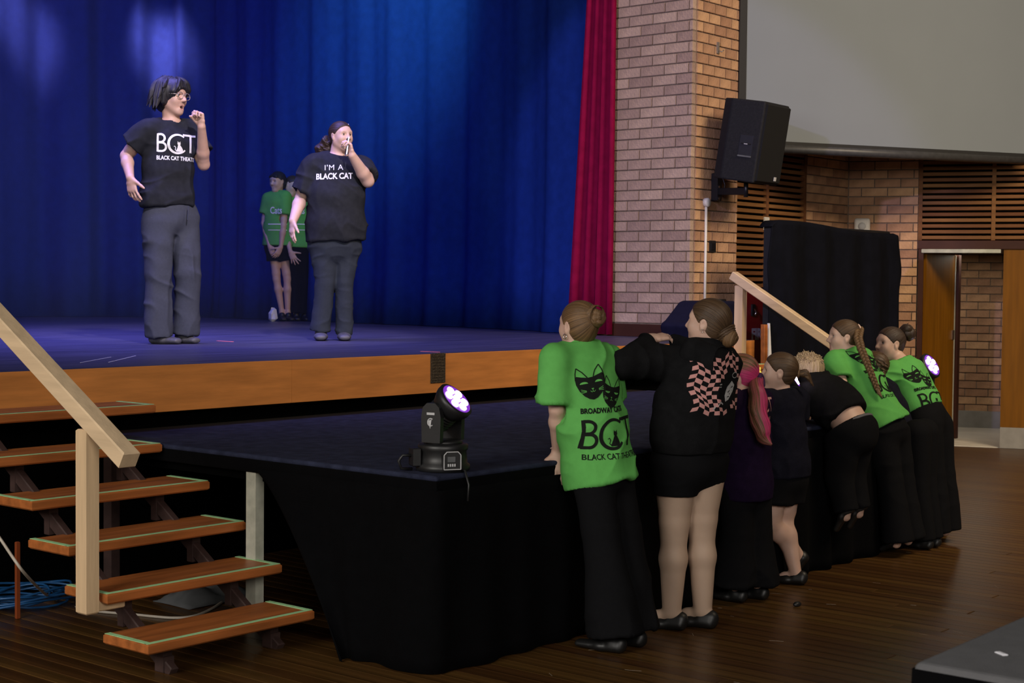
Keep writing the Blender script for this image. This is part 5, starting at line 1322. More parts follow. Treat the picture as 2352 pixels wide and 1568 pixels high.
Pp.lay('print', 'print_white', sh, bv, P(726, 409, -.3), P.v(.985, .05, 0), P.v(-.0, 1, 0), P.f, .003)
trousers(e2, 'trousers', 'pants_dark', P(769, 560, 0), sd, [([P(797, 568, .02), P(790, 648, -.01), P(790, 768, .02)], [.098, .063, .060]), ([P(741, 568, -.02), P(747, 648, -.03), P(735, 760, .0)], [.100, .068, .072])],
         (.175, .135), fold=[(UP, 14, .0025, sd), (sd, 8, .003, UP)], seed=5, waist=(P(770, 520, 0), (.18, .14)), cut_floor=STZ + .02)
for k_ in 'LR': shoe('shoe', 'shoe_grey', e2, A3(j['an' + k_]) * [1, 1, 0] + [0, 0, STZ + .028], A3(j['to' + k_]) * [1, 1, 0] + [0, 0, STZ + .024], STZ + .001, .047, open_=False)
c_ = P(797, 336, -.23); R_ = Matrix((P.v(.15, .05, -1), P.v(.98, -.15, .1), P.v(.12, 1, 0))).transposed()
ph = empty('phone', tuple(c_), 0, 'white phone held upright at the lips of the singer', 'phone')
adopt(MB().box(c_, (.066, .009, .125), R_, .003).build('case', 'phone_white'), ph)
adopt(MB().box(A3(c_) - P.v(.98, -.15, .1) * .0052, (.058, .002, .112), R_).build('screen', 'black_plastic'), ph)

# ================================================================ 3, 4. two girls waiting by the curtain
def back_girl(i):
    if i == 0:
        q = onz(653, 737, STZ); P = VPl(q); sd = P.v(.95, 0, -.3)
        H = Head(P(637, 417, 0), P.v(-.72, -.12, -.68), P.v(.03, 1, 0), .205)
        j = dict(side=sd, neck=P(638, 443, .02), chest=P(636, 475, 0), waist=P(637, 525, 0), pelvis=P(639, 566, 0), shR=P(616, 456, .04), shL=P(655, 453, -.04),
                 elR=P(607, 512, .03), wrR=P(620, 567, -.08), elL=P(651, 518, -.10), wrL=P(645, 568, -.12), hipL=P(650, 578, 0), knL=P(660, 640, 0), anL=P(661, 716, 0), toL=P(672, 729, -.12),
                 hipR=P(630, 578, 0), knR=P(635, 640, 0), anR=P(647, 714, 0), toR=P(652, 729, -.14))
        hands = dict(R=dict(w=j['wrR'], d=P.v(.45, -.85, -.2), n=P.v(.3, .3, .8), t=P.v(.8, .2, -.3), sc=.85), L=dict(w=j['wrL'], d=P.v(-.45, -.85, -.1), n=P.v(-.2, .3, .9), t=P.v(-.7, .3, -.4), sc=.85))
        lab = 'person in green T-shirt and dark shorts with clasped hands by the curtain'; hm = 'hair_black'
    else:
        q = onz(688, 737, STZ); P = VPl(q); sd = P.v(.93, -.1, .25)
        H = Head(P(672, 427, 0), P.v(.62, -.35, -.68), P.v(.42, .9, 0), .205)
        j = dict(side=sd, neck=P(675, 452, .03), chest=P(680, 485, .02), waist=P(684, 530, .02), pelvis=P(687, 570, .02), shR=P(654, 466, -.02), shL=P(703, 462, .06),
                 elR=P(655, 524, -.05), wrR=P(667, 578, -.16), elL=P(712, 520, .10), wrL=P(708, 568, .06), hipL=P(698, 582, .02), knL=P(700, 650, 0), anL=P(700, 724, 0), toL=P(706, 731, -.13),
                 hipR=P(676, 582, .02), knR=P(678, 650, 0), anR=P(680, 722, 0), toR=P(684, 731, -.13))
        hands = dict(R=dict(w=j['wrR'], d=P.v(.42, -.85, -.1), n=P.v(-.2, .2, .9), t=P.v(.8, .35, -.2), sc=.88, curl=(.08, .1, .12, .15), spread=.28, thumb=(.5, .85, .1), tcurl=.05), L=dict(w=j['wrL'], d=P.v(0, -1, 0), n=P.v(-1, 0, 0), t=P.v(0, 0, -1), sc=.85))
        lab = 'person in green T-shirt and black trousers leaning behind the phone singer'; hm = 'hair_dark'
    j['legr'] = (.070, .050, .046, .048, .030)
    e = figure(lab, (q[0], q[1], STZ), j, .92, .90, H, hands, .0, .0065, False, tw=.135, td=.085)
    face_bits(H, e)
    def fringe(S):
        if i == 0: S.cone(H.p(-.22, .27, .26), H.p(.22, .27, .26), .06 * H.h, .06 * H.h, .03); S.ell(H.p(0, -.28, -.10), (.30 * H.h, .22 * H.h, .34 * H.h), H.R, .03)
    hair_cap(H, e, hm, H.p(0, -.45, .25), .03, .004, 60, (1.10, .0), h=.007, extra=fringe, seed=i)
    if i == 1: lock('ponytail', hm, e, [H.p(.10, -.42, .0), H.p(.30, -.42, -.35), H.p(.33, -.35, -.75), H.p(.30, -.25, -1.05)], [.02, .026, .022, .006], 1, 8, 2)
    c, n, w = j['chest'], j['neck'], j['waist']
    rg = [(lerp(n, c, .15), (.10, .06)), (lerp(n, c, .7), (.150, .098)), (w, (.152, .108)), (A3(j['pelvis']) + [0, 0, .03], (.160, .112)), (A3(j['pelvis']) + [0, 0, -.01], (.163, .115))]
    sl = [([j['sh' + k], lerp(j['sh' + k], j['el' + k], .62)], [.060, .074]) for k in 'LR']
    sh, V, Q = garment(e, 't_shirt', 'tee_green', rg, sd, sl, (A3(j['pelvis']) + [0, 0, .01], (0, 0, -1)), (n, H.p(0, -.05, -.3), .058, .06), h=.009, fold=[(sd, 5, .004, UP)], seed=i + 8, shoulder=(lerp(n, c, .25), .055, .055), collar=(lerp(n, c, -.12), nrm(A3(n) - c), .060))
    bv = bvh_of(V, Q); o_ = P(616 if i == 0 else 668, 487, -.3)
    Pp = Print(); Pp.text('Cats', .02, -.005, .10, .002, .12); Pp.stroke([(.0, -.115), (.19, -.115)], .010); Pp.stroke([(.0, -.175), (.19, -.175)], .008)
    Pp.lay('print', 'print_white', sh, bv, o_, P.v(1, 0, 0), P.v(0, 1, 0), P.f, .004, .02)
    if i == 0:
        trousers(e, 'shorts', 'pants_black', j['pelvis'], sd, [([A3(j['hip' + k]) + [0, 0, .01], lerp(j['hip' + k], j['kn' + k], .34)], [.088, .088]) for k in 'LR'], (.150, .105), h=.009)
    else:
        trousers(e, 'trousers', 'pants_black', j['pelvis'], sd, [([j['hip' + k], j['kn' + k], A3(j['an' + k]) + [0, 0, .02]], [.088, .070, .070]) for k in 'LR'], (.150, .105), h=.009, cut_floor=STZ + .01)
    for k in 'LR': shoe('shoe', 'shoe_black', e, A3(j['an' + k]) * [1, 1, 0] + [0, 0, STZ + .026], A3(j['to' + k]) * [1, 1, 0] + [0, 0, STZ + .022], STZ + .001, .040, .006, open_=False)
    return e
back_girl(0); back_girl(1)

# ================================================================ CHILDREN AT THE PLATFORM EDGE (they face the stage, +Y)
def K(X): return lambda x, y: onx(x, y, X)
XS = A3((1, 0, 0))
def flat_shoe(e, an, to, z=.0, r=.036, m='shoe_black', open_=False):
    return shoe('shoe', m, e, A3(an) * [1, 1, 0] + [0, 0, z + .024], A3(to) * [1, 1, 0] + [0, 0, z + .020], z + .001, r, open_=open_)
def green_back(sh, V, Q, org, u, v, d, sc=1., title='BROADWAY CATS', small='BLACK CAT THEATRE', sub=(0, 0)):
    """cat masks, BROADWAY CATS, BCT and BLACK CAT THEATRE on the back of a green T-shirt"""
    bv = bvh_of(V, Q); b = Print(); g = Print()
    cat_mask(b, g, (.070 * sc, .188 * sc), .128 * sc, .108 * sc, .14)
    cat_mask(b, g, (.165 * sc, .145 * sc), .104 * sc, .100 * sc, -.22, True)
    b.text(title, .028 * sc, .068 * sc, .028 * sc, .0012, .190 * sc)
    bct_logo(b, .028 * sc, -.068 * sc, .240 * sc)
    b.text(small, .040 * sc, -.112 * sc, .030 * sc, .0004, .240 * sc)
    b.lay('print', 'print_black', sh, bv, org, u, v, d, .0022); g.lay('print', 'print_green', sh, bv, org, u, v, d, .0034)

# ---- 5. girl in green with a smooth bun, hand on the platform edge
X0 = 4.95; k_ = K(X0); s5 = nrm((.93, -.37, 0))
q = onz(1425, 1466, 0); base = (4.96, 3.60, 0)
j = dict(side=s5, neck=k_(1331, 792), chest=k_(1339, 880), waist=k_(1358, 985), pelvis=k_(1384, 1085), shL=K(4.815)(1277, 826), shR=K(5.095)(1394, 826),
         elL=ony(1279, 938, 3.80), wrL=ony(1280, 1034, 3.865), elR=K(5.12)(1400, 935), wrR=A3((5.10, 3.93, .80)),
         hipL=K(4.885)(1364, 1105), knL=K(4.88)(1382, 1225), anL=K(4.88)(1408, 1448), toL=K(4.86)(1372, 1462), hipR=K(5.025)(1410, 1100), knR=K(5.02)(1430, 1222), anR=K(5.02)(1456, 1438), toR=K(5.02)(1430, 1446))
for t_ in 'LR': j['an' + t_][2] = max(.07, j['an' + t_][2]); j['to' + t_][2] = .03; j['to' + t_][1] = j['an' + t_][1] + .15
H = Head(k_(1328, 748), nrm((.20, .97, .06)), (-.02, .03, 1), .202)
j['legr'] = (.085, .062, .056, .058, .040)
e5 = figure('person in green cat T-shirt with smooth bun leaning a hand on the platform', base, j, .80, 1.0, H, dict(
    L=dict(w=j['wrL'], d=(-.10, -.36, -.92), n=(.60, .72, -.25), t=(-.74, .62, .05), sc=.90, curl=(.20, .22, .24, .30), spread=.08, thumb=(.45, .85, -.05), tcurl=.35),
    R=dict(w=j['wrR'], d=(0, .3, -.6), n=(0, .3, -1), t=(-1, 0, 0), sc=.8)), grid=.0045, tw=.125, td=.085)
hair_cap(H, e5, 'hair_light', H.p(.06, -.50, .22), .024, .0022, 110, (1.25, -.10), h=.0045, seed=11)
lock('hair', 'hair_light', e5, [H.p(.06, -.42, .22), H.p(.06, -.50, .22)], [.045, .042], 1, 10, 3)
bun('bun', 'hair_light', e5, H.p(.06, -.50, .20), -H.f + H.u * .3, .024, .015, 2.3, 4, .0035)
for sx in (-1,): adopt(MB().tube([H.p(sx * .36, -.02, -.14) + A3((0, 0, -.012 - .010 * math.cos(a))) + H.f * .010 * math.sin(a) for a in np.linspace(0, 6.2, 14)], .0016, 5).build('hoop_earring', 'chrome', None, True), e5)
ring_tube('bracelet', 'pale_band', e5, A3(j['wrL']) + [0, .006, .012], (0, -.3, -1), .026, .021, XS, .0025)
dn = nrm(A3(j['pelvis']) - j['neck'])
rg = [(k_(1332, 798), (.088, .052)), (k_(1336, 832), (.140, .088)), (k_(1342, 895), (.142, .108)), (k_(1360, 985), (.140, .122)), (k_(1376, 1085), (.140, .142)), (k_(1380, 1124), (.143, .148))]
sh, V, Q = garment(e5, 't_shirt', 'tee_green', rg, s5, [([j['shL'], K(4.80)(1273, 925)], [.062, .072]), ([j['shR'], K(5.13)(1404, 915)], [.060, .070])], (k_(1376, 1110), nrm(dn + A3((.06, -.02, 0)))),
    (k_(1331, 788), k_(1329, 752), .047, .052), h=.006, fold=[(XS + UP * .6, 7, .006, UP), (XS - UP * .6, 8, .004, UP), (UP, 9, .003, XS)], seed=12, shoulder=(k_(1332, 806), .052, .052), collar=(k_(1331, 786), nrm((.05, .22, 1)), .050))
green_back(sh, V, Q, onx(1311, 990, 4.80), nrm((.92, -.37, .04)), nrm((.10, -.02, 1)), nrm((.40, .92, 0)), 1.)
trousers(e5, 'trousers', 'pants_black', k_(1384, 1085), s5, [([j['hipL'], K(4.88)(1380, 1225), K(4.88)(1411, 1458)], [.082, .072, .108]), ([j['hipR'], K(5.02)(1430, 1222), K(5.02)(1459, 1444)], [.080, .070, .095])],
         (.125, .095), fold=[(UP, 6, .004, XS), (XS, 7, .004, UP)], seed=13, cut_floor=.012)
for t_ in 'LR': flat_shoe(e5, j['an' + t_], j['to' + t_])

# ---- 6. girl in black hoodie and beige tights
X0 = 5.43; base = (5.43, 3.55, 0)
k_ = K(X0)
j = dict(side=XS, neck=k_(1628, 800), chest=k_(1605, 880), waist=k_(1592, 965), pelvis=k_(1588, 1050), shL=K(5.28)(1518, 832), shR=K(5.54)(1655, 838), elL=K(5.10)(1432, 836), wrL=K(5.30)(1493, 778),
         elR=A3((5.64, 3.60, .94)), wrR=A3((5.63, 3.66, 1.06)), hipL=K(5.37)(1553, 1062), knL=K(5.38)(1548, 1226), anL=K(5.38)(1543, 1400), toL=K(5.36)(1512, 1425), hipR=K(5.49)(1617, 1060), knR=K(5.50)(1612, 1218), anR=K(5.50)(1614, 1384), toR=K(5.50)(1590, 1400))
j['toL'] = A3(j['anL']) * [1, 1, 0] + [-.05, .15, .03]; j['toR'] = A3(j['anR']) * [1, 1, 0] + [-.03, .16, .03]
j['anL'][2] = .075; j['anR'][2] = .075
j['legr'] = (.100, .066, .058, .062, .041)
H = Head(k_(1624, 742), nrm((-.22, .97, .10)), (-.03, 0, 1), .205)
e6 = figure('person in black hoodie with checked print, black shorts and beige tights', base, j, .82, 1.08, H, dict(
    L=dict(w=j['wrL'], d=nrm((.75, -.30, .10)), n=nrm((.15, .1, -1)), t=nrm((-.25, .8, .10)), sc=.88, curl=(.30, .34, .38, .42), spread=.03, thumb=(.85, .30, .75), tcurl=.15), R=dict(w=j['wrR'], d=(-.1, .3, .9), n=(-.9, 0, .2), t=(0, .9, -.3), sc=.8)), grid=.0045, tw=.135, td=.095)
hair_cap(H, e6, 'hair_brown', H.p(.02, -.50, -.22), .026, .0022, 120, (1.25, -.10), h=.0045, seed=14)
bun('bun', 'hair_light', e6, H.p(.0, -.50, -.24), -H.f * .9 - H.u * .3, .026, .019, 2.4, 9)
lock('hair', 'hair_brown', e6, [H.p(.0, -.38, -.12), H.p(.0, -.50, -.24)], [.050, .036], 1, 10, 5)
for z_ in (-.11, -.16): adopt(MB().lathe([(.0045, 0), (.003, .003)], H.p(-.385, -.03 + z_ * .2, z_), 8).build('ear_stud', 'chrome', None, True), e6)
rg = [(k_(1622, 815), (.110, .085)), (k_(1610, 855), (.175, .125)), (k_(1598, 920), (.180, .145)), (k_(1590, 980), (.190, .155)), (k_(1588, 1012), (.182, .150)), (k_(1588, 1036), (.160, .128))]
sh, V, Q = garment(e6, 'hoodie', 'hoodie_black', rg, XS, [([j['shL'], j['elL'], K(5.28)(1488, 784)], [.070, .058, .036]), ([j['shR'], j['elR'], j['wrR']], [.070, .058, .042])], (k_(1588, 1036), (0, 0, -1)),
    None, h=.006, fold=[(UP + XS * .3, 7, .005, XS), (XS, 5, .004, UP)], seed=15, shoulder=(k_(1622, 826), .07, .068))
# hood: bag of cloth behind the neck, its edge pulled up into the fist
fist = A3(j['wrL']) + nrm((.75, -.30, .10)) * .118
S = Sdf(np.minimum(k_(1500, 880), fist) - .25, np.maximum(k_(1690, 740), fist) + .25, .005)
nk = k_(1630, 812)
S.ecap(K(5.33)(1592, 815), K(5.40)(1655, 842), (.066, .055), (.080, .062), UP, .03)
S.ecap(K(5.40)(1655, 842), K(5.52)(1672, 818), (.062, .052), (.045, .040), UP, .03)
S.ecap(K(5.34)(1598, 815), fist + A3((0, 0, -.030)), (.058, .030), (.030, .016), UP, .03)
S.cone(fist + A3((0, 0, -.010)), K(5.32)(1590, 792), .014, .022, .02); S.cone(K(5.32)(1590, 792), K(5.38)(1630, 812), .022, .030, .02)
S.ell(H.p(0, -.06, -.36), (.066, .066, .12), H.R, .012, 'sub')
obj_sdf(S, 'hood', 'hoodie_black', e6, 1, [(UP + XS * .6, 9, .003, XS)], 7)
ring_tube('hem_rib', 'hoodie_black', e6, k_(1588, 1034), UP, .158, .126, XS, .009)
ring_tube('cuff', 'hoodie_black', e6, K(5.285)(1486, 786), nrm(A3(j['wrL']) - j['elL']), .037, .035, XS, .008)
# checked back print with a generic capped portrait
bv = bvh_of(V, Q); pk = Print(); nx_, ny_ = 11, 14; Wp, Hp = .270, .235
def wv(x, y): return (x + .010 * math.sin(y * 42 + x * 12), y + .012 * math.sin(x * 30 + 1.2) + .006 * math.sin(x * 70))
cell = lambda i, jx: (i * Wp / nx_, jx * Hp / ny_)
pk2 = Print()
for a in range(nx_):
    for b in range(ny_):
        x0, y0 = cell(a, b); x1, y1 = cell(a + 1, b + 1); dx = (x0 + x1) / 2 - .185; dy = (y0 + y1) / 2 - .095
        if (dx / .056) ** 2 + (dy / .080) ** 2 < 1: continue
        if (a + b) % 2 == 0: pk.poly([wv(x0, y0), wv(x1, y0), wv(x1, y1), wv(x0, y1)])
        else: pk.poly([wv(x0 - .002, y0 + (y1 - y0) * .52), wv((x0 + x1) / 2, y0 + .001), wv(x1 + .002, y0 + (y1 - y0) * .52), wv((x0 + x1) / 2, y1 - .001)]) if (a * 7 + b * 3) % 4 == 0 else None
fc_ = Print(); fc_.fan([(.165, .045), (.185, .052), (.215, .085), (.225, .110), (.205, .128), (.175, .105), (.160, .070)])
fc_.stroke([(.125, .118), (.140, .118)], .005); fc_.stroke([(.125, .108), (.138, .107)], .004); fc_.arc((.228, .150), .020, 0, 360, .003, 16, ry=.011)
fc_.stroke([(.120, .03), (.135, .045), (.150, .035)], .006); fc_.stroke([(.10, .015), (.11, .03)], .006)
fd_ = Print(); fd_.stroke([(.180, .082), (.192, .090)], .004); fd_.stroke([(.200, .100), (.212, .106)], .004); fd_.stroke([(.176, .063), (.188, .066)], .004); fd_.stroke([(.195, .078), (.190, .072)], .003)
uo, vo = nrm((.94, -.33, .03)), nrm((.02, 0, 1)); do = nrm((.42, .90, 0)); og = onx(1556, 948, 5.30)
pk.lay('print', 'print_pink', sh, bv, og, uo, vo, do, .0022); fc_.lay('print', 'print_grey', sh, bv, og, uo, vo, do, .0026); fd_.lay('print', 'print_black', sh, bv, og, uo, vo, do, .0034)
trousers(e6, 'shorts', 'pants_black', k_(1588, 1055), XS, [([j['hipL'], K(5.37)(1551, 1136)], [.108, .092]), ([j['hipR'], K(5.50)(1621, 1108)], [.104, .082])], (.150, .122), h=.006, fold=[(UP, 6, .002, XS)], seed=16, waist=(k_(1590, 1020), (.150, .120)))
S = Sdf(np.minimum(j['anL'], j['anR']) - .16, np.maximum(j['hipL'], j['hipR']) + .16, .005)
for t_ in 'LR':
    limb(S, lerp(j['hip' + t_], j['kn' + t_], .2), j['kn' + t_], j['an' + t_], [v * .82 * 1.08 + .003 for v in (.100, .066, .058, .062, .041)], .02); foot_sdf(S, A3(j['an' + t_]) - [0, 0, .012], lerp(j['an' + t_], j['to' + t_], .8) - [0, 0, .006], .028)
obj_sdf(S, 'tights', 'tights', e6)
for t_ in 'LR': flat_shoe(e6, j['an' + t_], j['to' + t_], r=.043, open_=True)

# ---- 7. child with the pink-dyed ponytail
X0 = 6.10; k_ = K(X0); base = (6.10, 3.62, 0)
j = dict(side=XS, neck=k_(1712, 902), chest=k_(1714, 960), waist=k_(1712, 1040), pelvis=k_(1712, 1110), shL=K(5.98)(1678, 920), shR=K(6.22)(1746, 922), elL=A3((5.94, 3.80, .80)), wrL=A3((6.02, 3.93, .78)), elR=A3((6.27, 3.80, .80)), wrR=A3((6.18, 3.93, .78)),
         hipL=K(6.04)(1692, 1120), knL=K(6.04)(1692, 1225), anL=K(6.04)(1692, 1335), hipR=K(6.16)(1730, 1120), knR=K(6.16)(1734, 1225), anR=K(6.16)(1742, 1335))
for t_ in 'LR': j['an' + t_][2] = .06; j['to' + t_] = A3(j['an' + t_]) * [1, 1, 0] + [0, .13, .025]
H = Head(k_(1697, 863), nrm((-.30, .92, -.22)), nrm((-.20, .12, 1)), .196)
e7 = figure('person in dark purple shirt with pink-dyed ponytail', base, j, .70, 1.0, H, None, grid=.006, tw=.115, td=.085)
dye_f = lambda V: np.clip(1.6 - np.abs(H.loc(V)[:, 2] + .02) * 5.5 + .6 * (H.loc(V)[:, 1] + .1), 0, 1)
hair_cap(H, e7, 'hair_pinkdyed', H.p(.04, -.44, -.20), .030, .0022, 90, (1.2, -.10), h=.005, seed=21, dye=dye_f)
pb = H.p(.04, -.43, -.20)
def dyet(t, a): return .75 if (math.sin(a * 2 + 1.0) + .5 * math.sin(a * 5)) * (1 - .75 * t) > .18 else .05
lock('ponytail', 'hair_pinkdyed', e7, [pb, K(6.04)(1737, 895), K(6.02)(1741, 930), K(6.01)(1745, 970), K(6.01)(1754, 1003), K(6.01)(1772, 1022)], [.022, .040, .044, .046, .036, .006], .9, 18, 5, .18, 12, dye=dyet, wave=.004)
lock('ponytail', 'hair_pinkdyed', e7, [pb, K(6.03)(1733, 905), K(6.0)(1737, 945), K(6.0)(1742, 985), K(6.0)(1754, 1020)], [.02, .028, .034, .03, .004], .8, 14, 8, .25, 9, dye=dyet, wave=.006)
ring_tube('hair_tie', 'scrunchie', e7, pb + (H.f * -.01 - H.u * .003), -H.f, .026, .026, H.r, .012)
rg = [(k_(1712, 908), (.085, .055)), (k_(1713, 938), (.130, .088)), (k_(1713, 1010), (.132, .105)), (k_(1712, 1110), (.140, .115)), (k_(1712, 1150), (.142, .116))]
sh, V, Q = garment(e7, 't_shirt', 'shirt_purple', rg, XS, [([j['sh' + t_], lerp(j['sh' + t_], j['el' + t_], .8)], [.056, .066]) for t_ in 'LR'], (k_(1712, 1145), (0, 0, -1)), (j['neck'], H.p(0, -.05, -.3), .050, .052), h=.007,
    fold=[(XS, 6, .004, UP)], seed=22, shoulder=(k_(1712, 914), .048, .05), collar=(k_(1712, 897), nrm((0, .25, 1)), .050))
bv = bvh_of(V, Q); Pp = Print(); Pp.text('BCT', .0, .04, .09, .001, .17); Pp.text('BLACK CAT THEATRE', .0, .0, .024, 0., .17)
Pp.lay('print', 'print_pink', sh, bv, K(6.05)(1700, 965), nrm((.95, -.25, 0)), UP, nrm((.3, .95, 0)), .0025)
trousers(e7, 'trousers', 'pants_black', k_(1712, 1110), XS, [([j['hipL'], j['knL'], K(6.04)(1688, 1342)], [.085, .074, .095]), ([j['hipR'], j['knR'], K(6.16)(1738, 1342)], [.085, .074, .100])], (.128, .105), h=.007, fold=[(UP, 6, .004, XS), (XS, 7, .004, UP)], seed=23, cut_floor=.01)
for t_ in 'LR': flat_shoe(e7, j['an' + t_], j['to' + t_], r=.033)

# ---- 8. child in black T-shirt with short ponytail and bare legs
X0 = 6.56; k_ = K(X0); base = (6.56, 3.66, 0)
j = dict(side=nrm((1, -.15, 0)), neck=k_(1797, 902), chest=k_(1796, 965), waist=k_(1800, 1035), pelvis=k_(1802, 1092), shL=K(6.45)(1763, 922), shR=K(6.68)(1830, 918), elL=A3((6.40, 3.83, .82)), wrL=A3((6.44, 3.95, .785)), elR=A3((6.74, 3.80, .80)), wrR=A3((6.68, 3.95, .785)),
         hipL=K(6.51)(1784, 1105), knL=K(6.50)(1769, 1196), anL=K(6.68)(1838, 1286), hipR=K(6.61)(1814, 1105), knR=K(6.60)(1799, 1190), anR=K(6.60)(1827, 1308))
j['anR'][2] = .060; j['toR'] = A3(j['anR']) * [1, 1, 0] + [-.04, .12, .022]
j['anL'][2] = .115; j['toL'] = A3(j['anL']) + [-.01, .055, -.085]
j['legr'] = (.105, .078, .066, .069, .044)
H = Head(k_(1788, 854), nrm((-.50, .86, .02)), (-.02, 0, 1), .190)
e8 = figure('person in loose black T-shirt and shorts with short ponytail and bare legs', base, j, .68, .98, H, None, grid=.0048, tw=.11, td=.08, feet=True)
face_bits(H, e8)
hair_cap(H, e8, 'hair_brown', H.p(.02, -.52, -.02), .028, .0022, 100, (1.25, -.10), h=.0045, seed=24)
pb = H.p(.02, -.50, -.03)
for i_ in range(4):
    lock('ponytail', 'hair_brown' if i_ % 2 else 'hair_light', e8, [pb, pb - H.f * .035 + H.u * .004 * i_, pb - H.f * (.050 + .008 * i_) - H.u * (.022 + .012 * i_) + H.r * .008 * (i_ - 1.5)], [.012, .018, .003], 1, 6, i_, .3, 5)
ring_tube('hair_tie', 'hair_light', e8, pb, -H.f, .016, .016, H.r, .006)
rg = [(k_(1797, 908), (.080, .052)), (k_(1798, 935), (.120, .085)), (k_(1798, 1000), (.130, .105)), (k_(1800, 1060), (.140, .115)), (k_(1800, 1098), (.145, .118))]
sh, V, Q = garment(e8, 't_shirt', 'shirt_navy', rg, j['side'], [([j['sh' + t_], lerp(j['sh' + t_], j['el' + t_], .85)], [.056, .068]) for t_ in 'LR'], (k_(1800, 1092), (0, 0, -1)), (j['neck'], H.p(0, -.05, -.3), .048, .052), h=.006,
    fold=[(XS, 6, .004, UP), (UP + XS, 7, .003, XS)], seed=25, shoulder=(k_(1797, 914), .046, .05), collar=(k_(1796, 896), nrm((-.05, .22, 1)), .050))
trousers(e8, 'shorts', 'pants_black', k_(1802, 1092), j['side'], [([j['hipL'], K(6.505)(1775, 1150)], [.085, .092]), ([j['hipR'], K(6.605)(1807, 1148)], [.085, .086])], (.125, .10), h=.006, fold=[(UP, 6, .003, XS)], seed=26)
flat_shoe(e8, j['anR'], j['toR'], r=.037, open_=True)
shoe('shoe', 'shoe_black', e8, A3(j['anL']) + [0, .0, -.022], A3(j['toL']) - [0, 0, .006], .001, .035, ud=(0, .84, .54))

# ---- 9. blond boy lying over the platform edge
X0 = 7.15; k_ = K(X0); base = (7.15, 3.74, .27)
j = dict(side=XS, neck=k_(1872, 888), chest=k_(1900, 912), waist=k_(1938, 950), pelvis=k_(1966, 992), shL=K(7.02)(1858, 905), shR=K(7.30)(1900, 890), elL=A3((6.98, 4.16, .83)), wrL=A3((7.05, 4.30, .775)), elR=A3((7.34, 4.14, .83)), wrR=A3((7.26, 4.30, .775)),
         hipL=A3((7.09, 3.72, .70)), knL=A3((7.08, 3.74, .48)), anL=A3((7.08, 3.70, .31)), hipR=A3((7.21, 3.72, .70)), knR=A3((7.21, 3.74, .48)), anR=A3((7.22, 3.70, .31)))
for t_ in 'LR': j['to' + t_] = A3(j['an' + t_]) + [0, .05, -.10]
H = Head(k_(1850, 856), nrm((-.25, .95, -.12)), nrm((-.10, .25, 1)), .196)
e9 = figure('person with short blond hair bending over the platform in dark hoodie', base, j, .74, 1.02, H, None, grid=.0055, tw=.125, td=.09)
def crop_(S): S.ell(H.p(0, -.20, -.18), (.29 * H.h, .26 * H.h, .20 * H.h), H.R, .03)
o = hair_cap(H, e9, 'hair_blond', H.p(0, -.15, .5), .030, .010, 160, (.85, .06), h=.005, extra=crop_, seed=27)
rn = np.random.RandomState(5); m_ = MB()
for i_ in range(600):
    a_, b_ = rn.uniform(0, 2 * PI), rn.uniform(.0, 1.25); d_ = A3((math.sin(b_) * math.cos(a_), math.sin(b_) * math.sin(a_), math.cos(b_))); p0 = H.p(d_[0] * .345, -.07 + d_[1] * .43, .13 + d_[2] * .375)
    if H.loc(p0)[1] * .85 + .10 > H.loc(p0)[2]: continue
    o_ = H.r * d_[0] + H.f * d_[1] + H.u * d_[2]; m_.tube([p0, p0 + o_ * .004 + rn.randn(3) * .003, p0 + o_ * .006 + rn.randn(3) * .006], [.004, .003, .001], 5)
o = adopt(m_.build('hair_tuft', 'hair_blond', None, True), e9); o['kind'] = 'stuff'; set_flow(o, np.repeat(rn.rand(len(o.data.vertices) // 15 + 1, 3), 15, axis=0)[:len(o.data.vertices)])
rg = [(k_(1874, 892), (.085, .07)), (k_(1892, 906), (.145, .105)), (k_(1915, 928), (.148, .112)), (k_(1938, 950), (.145, .105)), (k_(1950, 962), (.140, .10))]
dn = nrm(k_(1966, 992) - k_(1900, 912))
def hood9(S): S.ecap(k_(1866, 882) + A3((-.05, 0, .01)), k_(1872, 878) + A3((.07, 0, .01)), (.052, .05), (.052, .05), UP, .03)
sh, V, Q = garment(e9, 'hoodie', 'hoodie_black', rg, XS, [([j['sh' + t_], j['el' + t_], lerp(j['el' + t_], j['wr' + t_], .8)], [.068, .056, .040]) for t_ in 'LR'], (k_(1944, 956), dn), (j['neck'], H.p(0, -.02, -.3), .046, .054), h=.0065,
    fold=[(UP + A3((0, 1, 0)), 8, .004, XS), (A3((0, 1, -.4)), 7, .004, XS)], seed=28, extra=hood9)
trousers(e9, 'trousers', 'pants_black', j['pelvis'], XS, [([j['hip' + t_], j['kn' + t_], A3(j['an' + t_]) + [0, 0, .0]], [.100, .074, .062]) for t_ in 'LR'], (.140, .105), h=.0065, fold=[(UP, 6, .004, XS)], seed=29, top=(k_(1962, 968), nrm(-dn + A3((0, 0, .2)))))
ring_tube('waistband', 'waistband', e9, k_(1962, 975), nrm(-dn + A3((0, 0, .2))), .122, .092, XS, .009)
for t_ in 'LR': shoe('shoe', 'shoe_black', e9, A3(j['an' + t_]), A3(j['to' + t_]), None, .034, ud=(0, -.9, -.4))

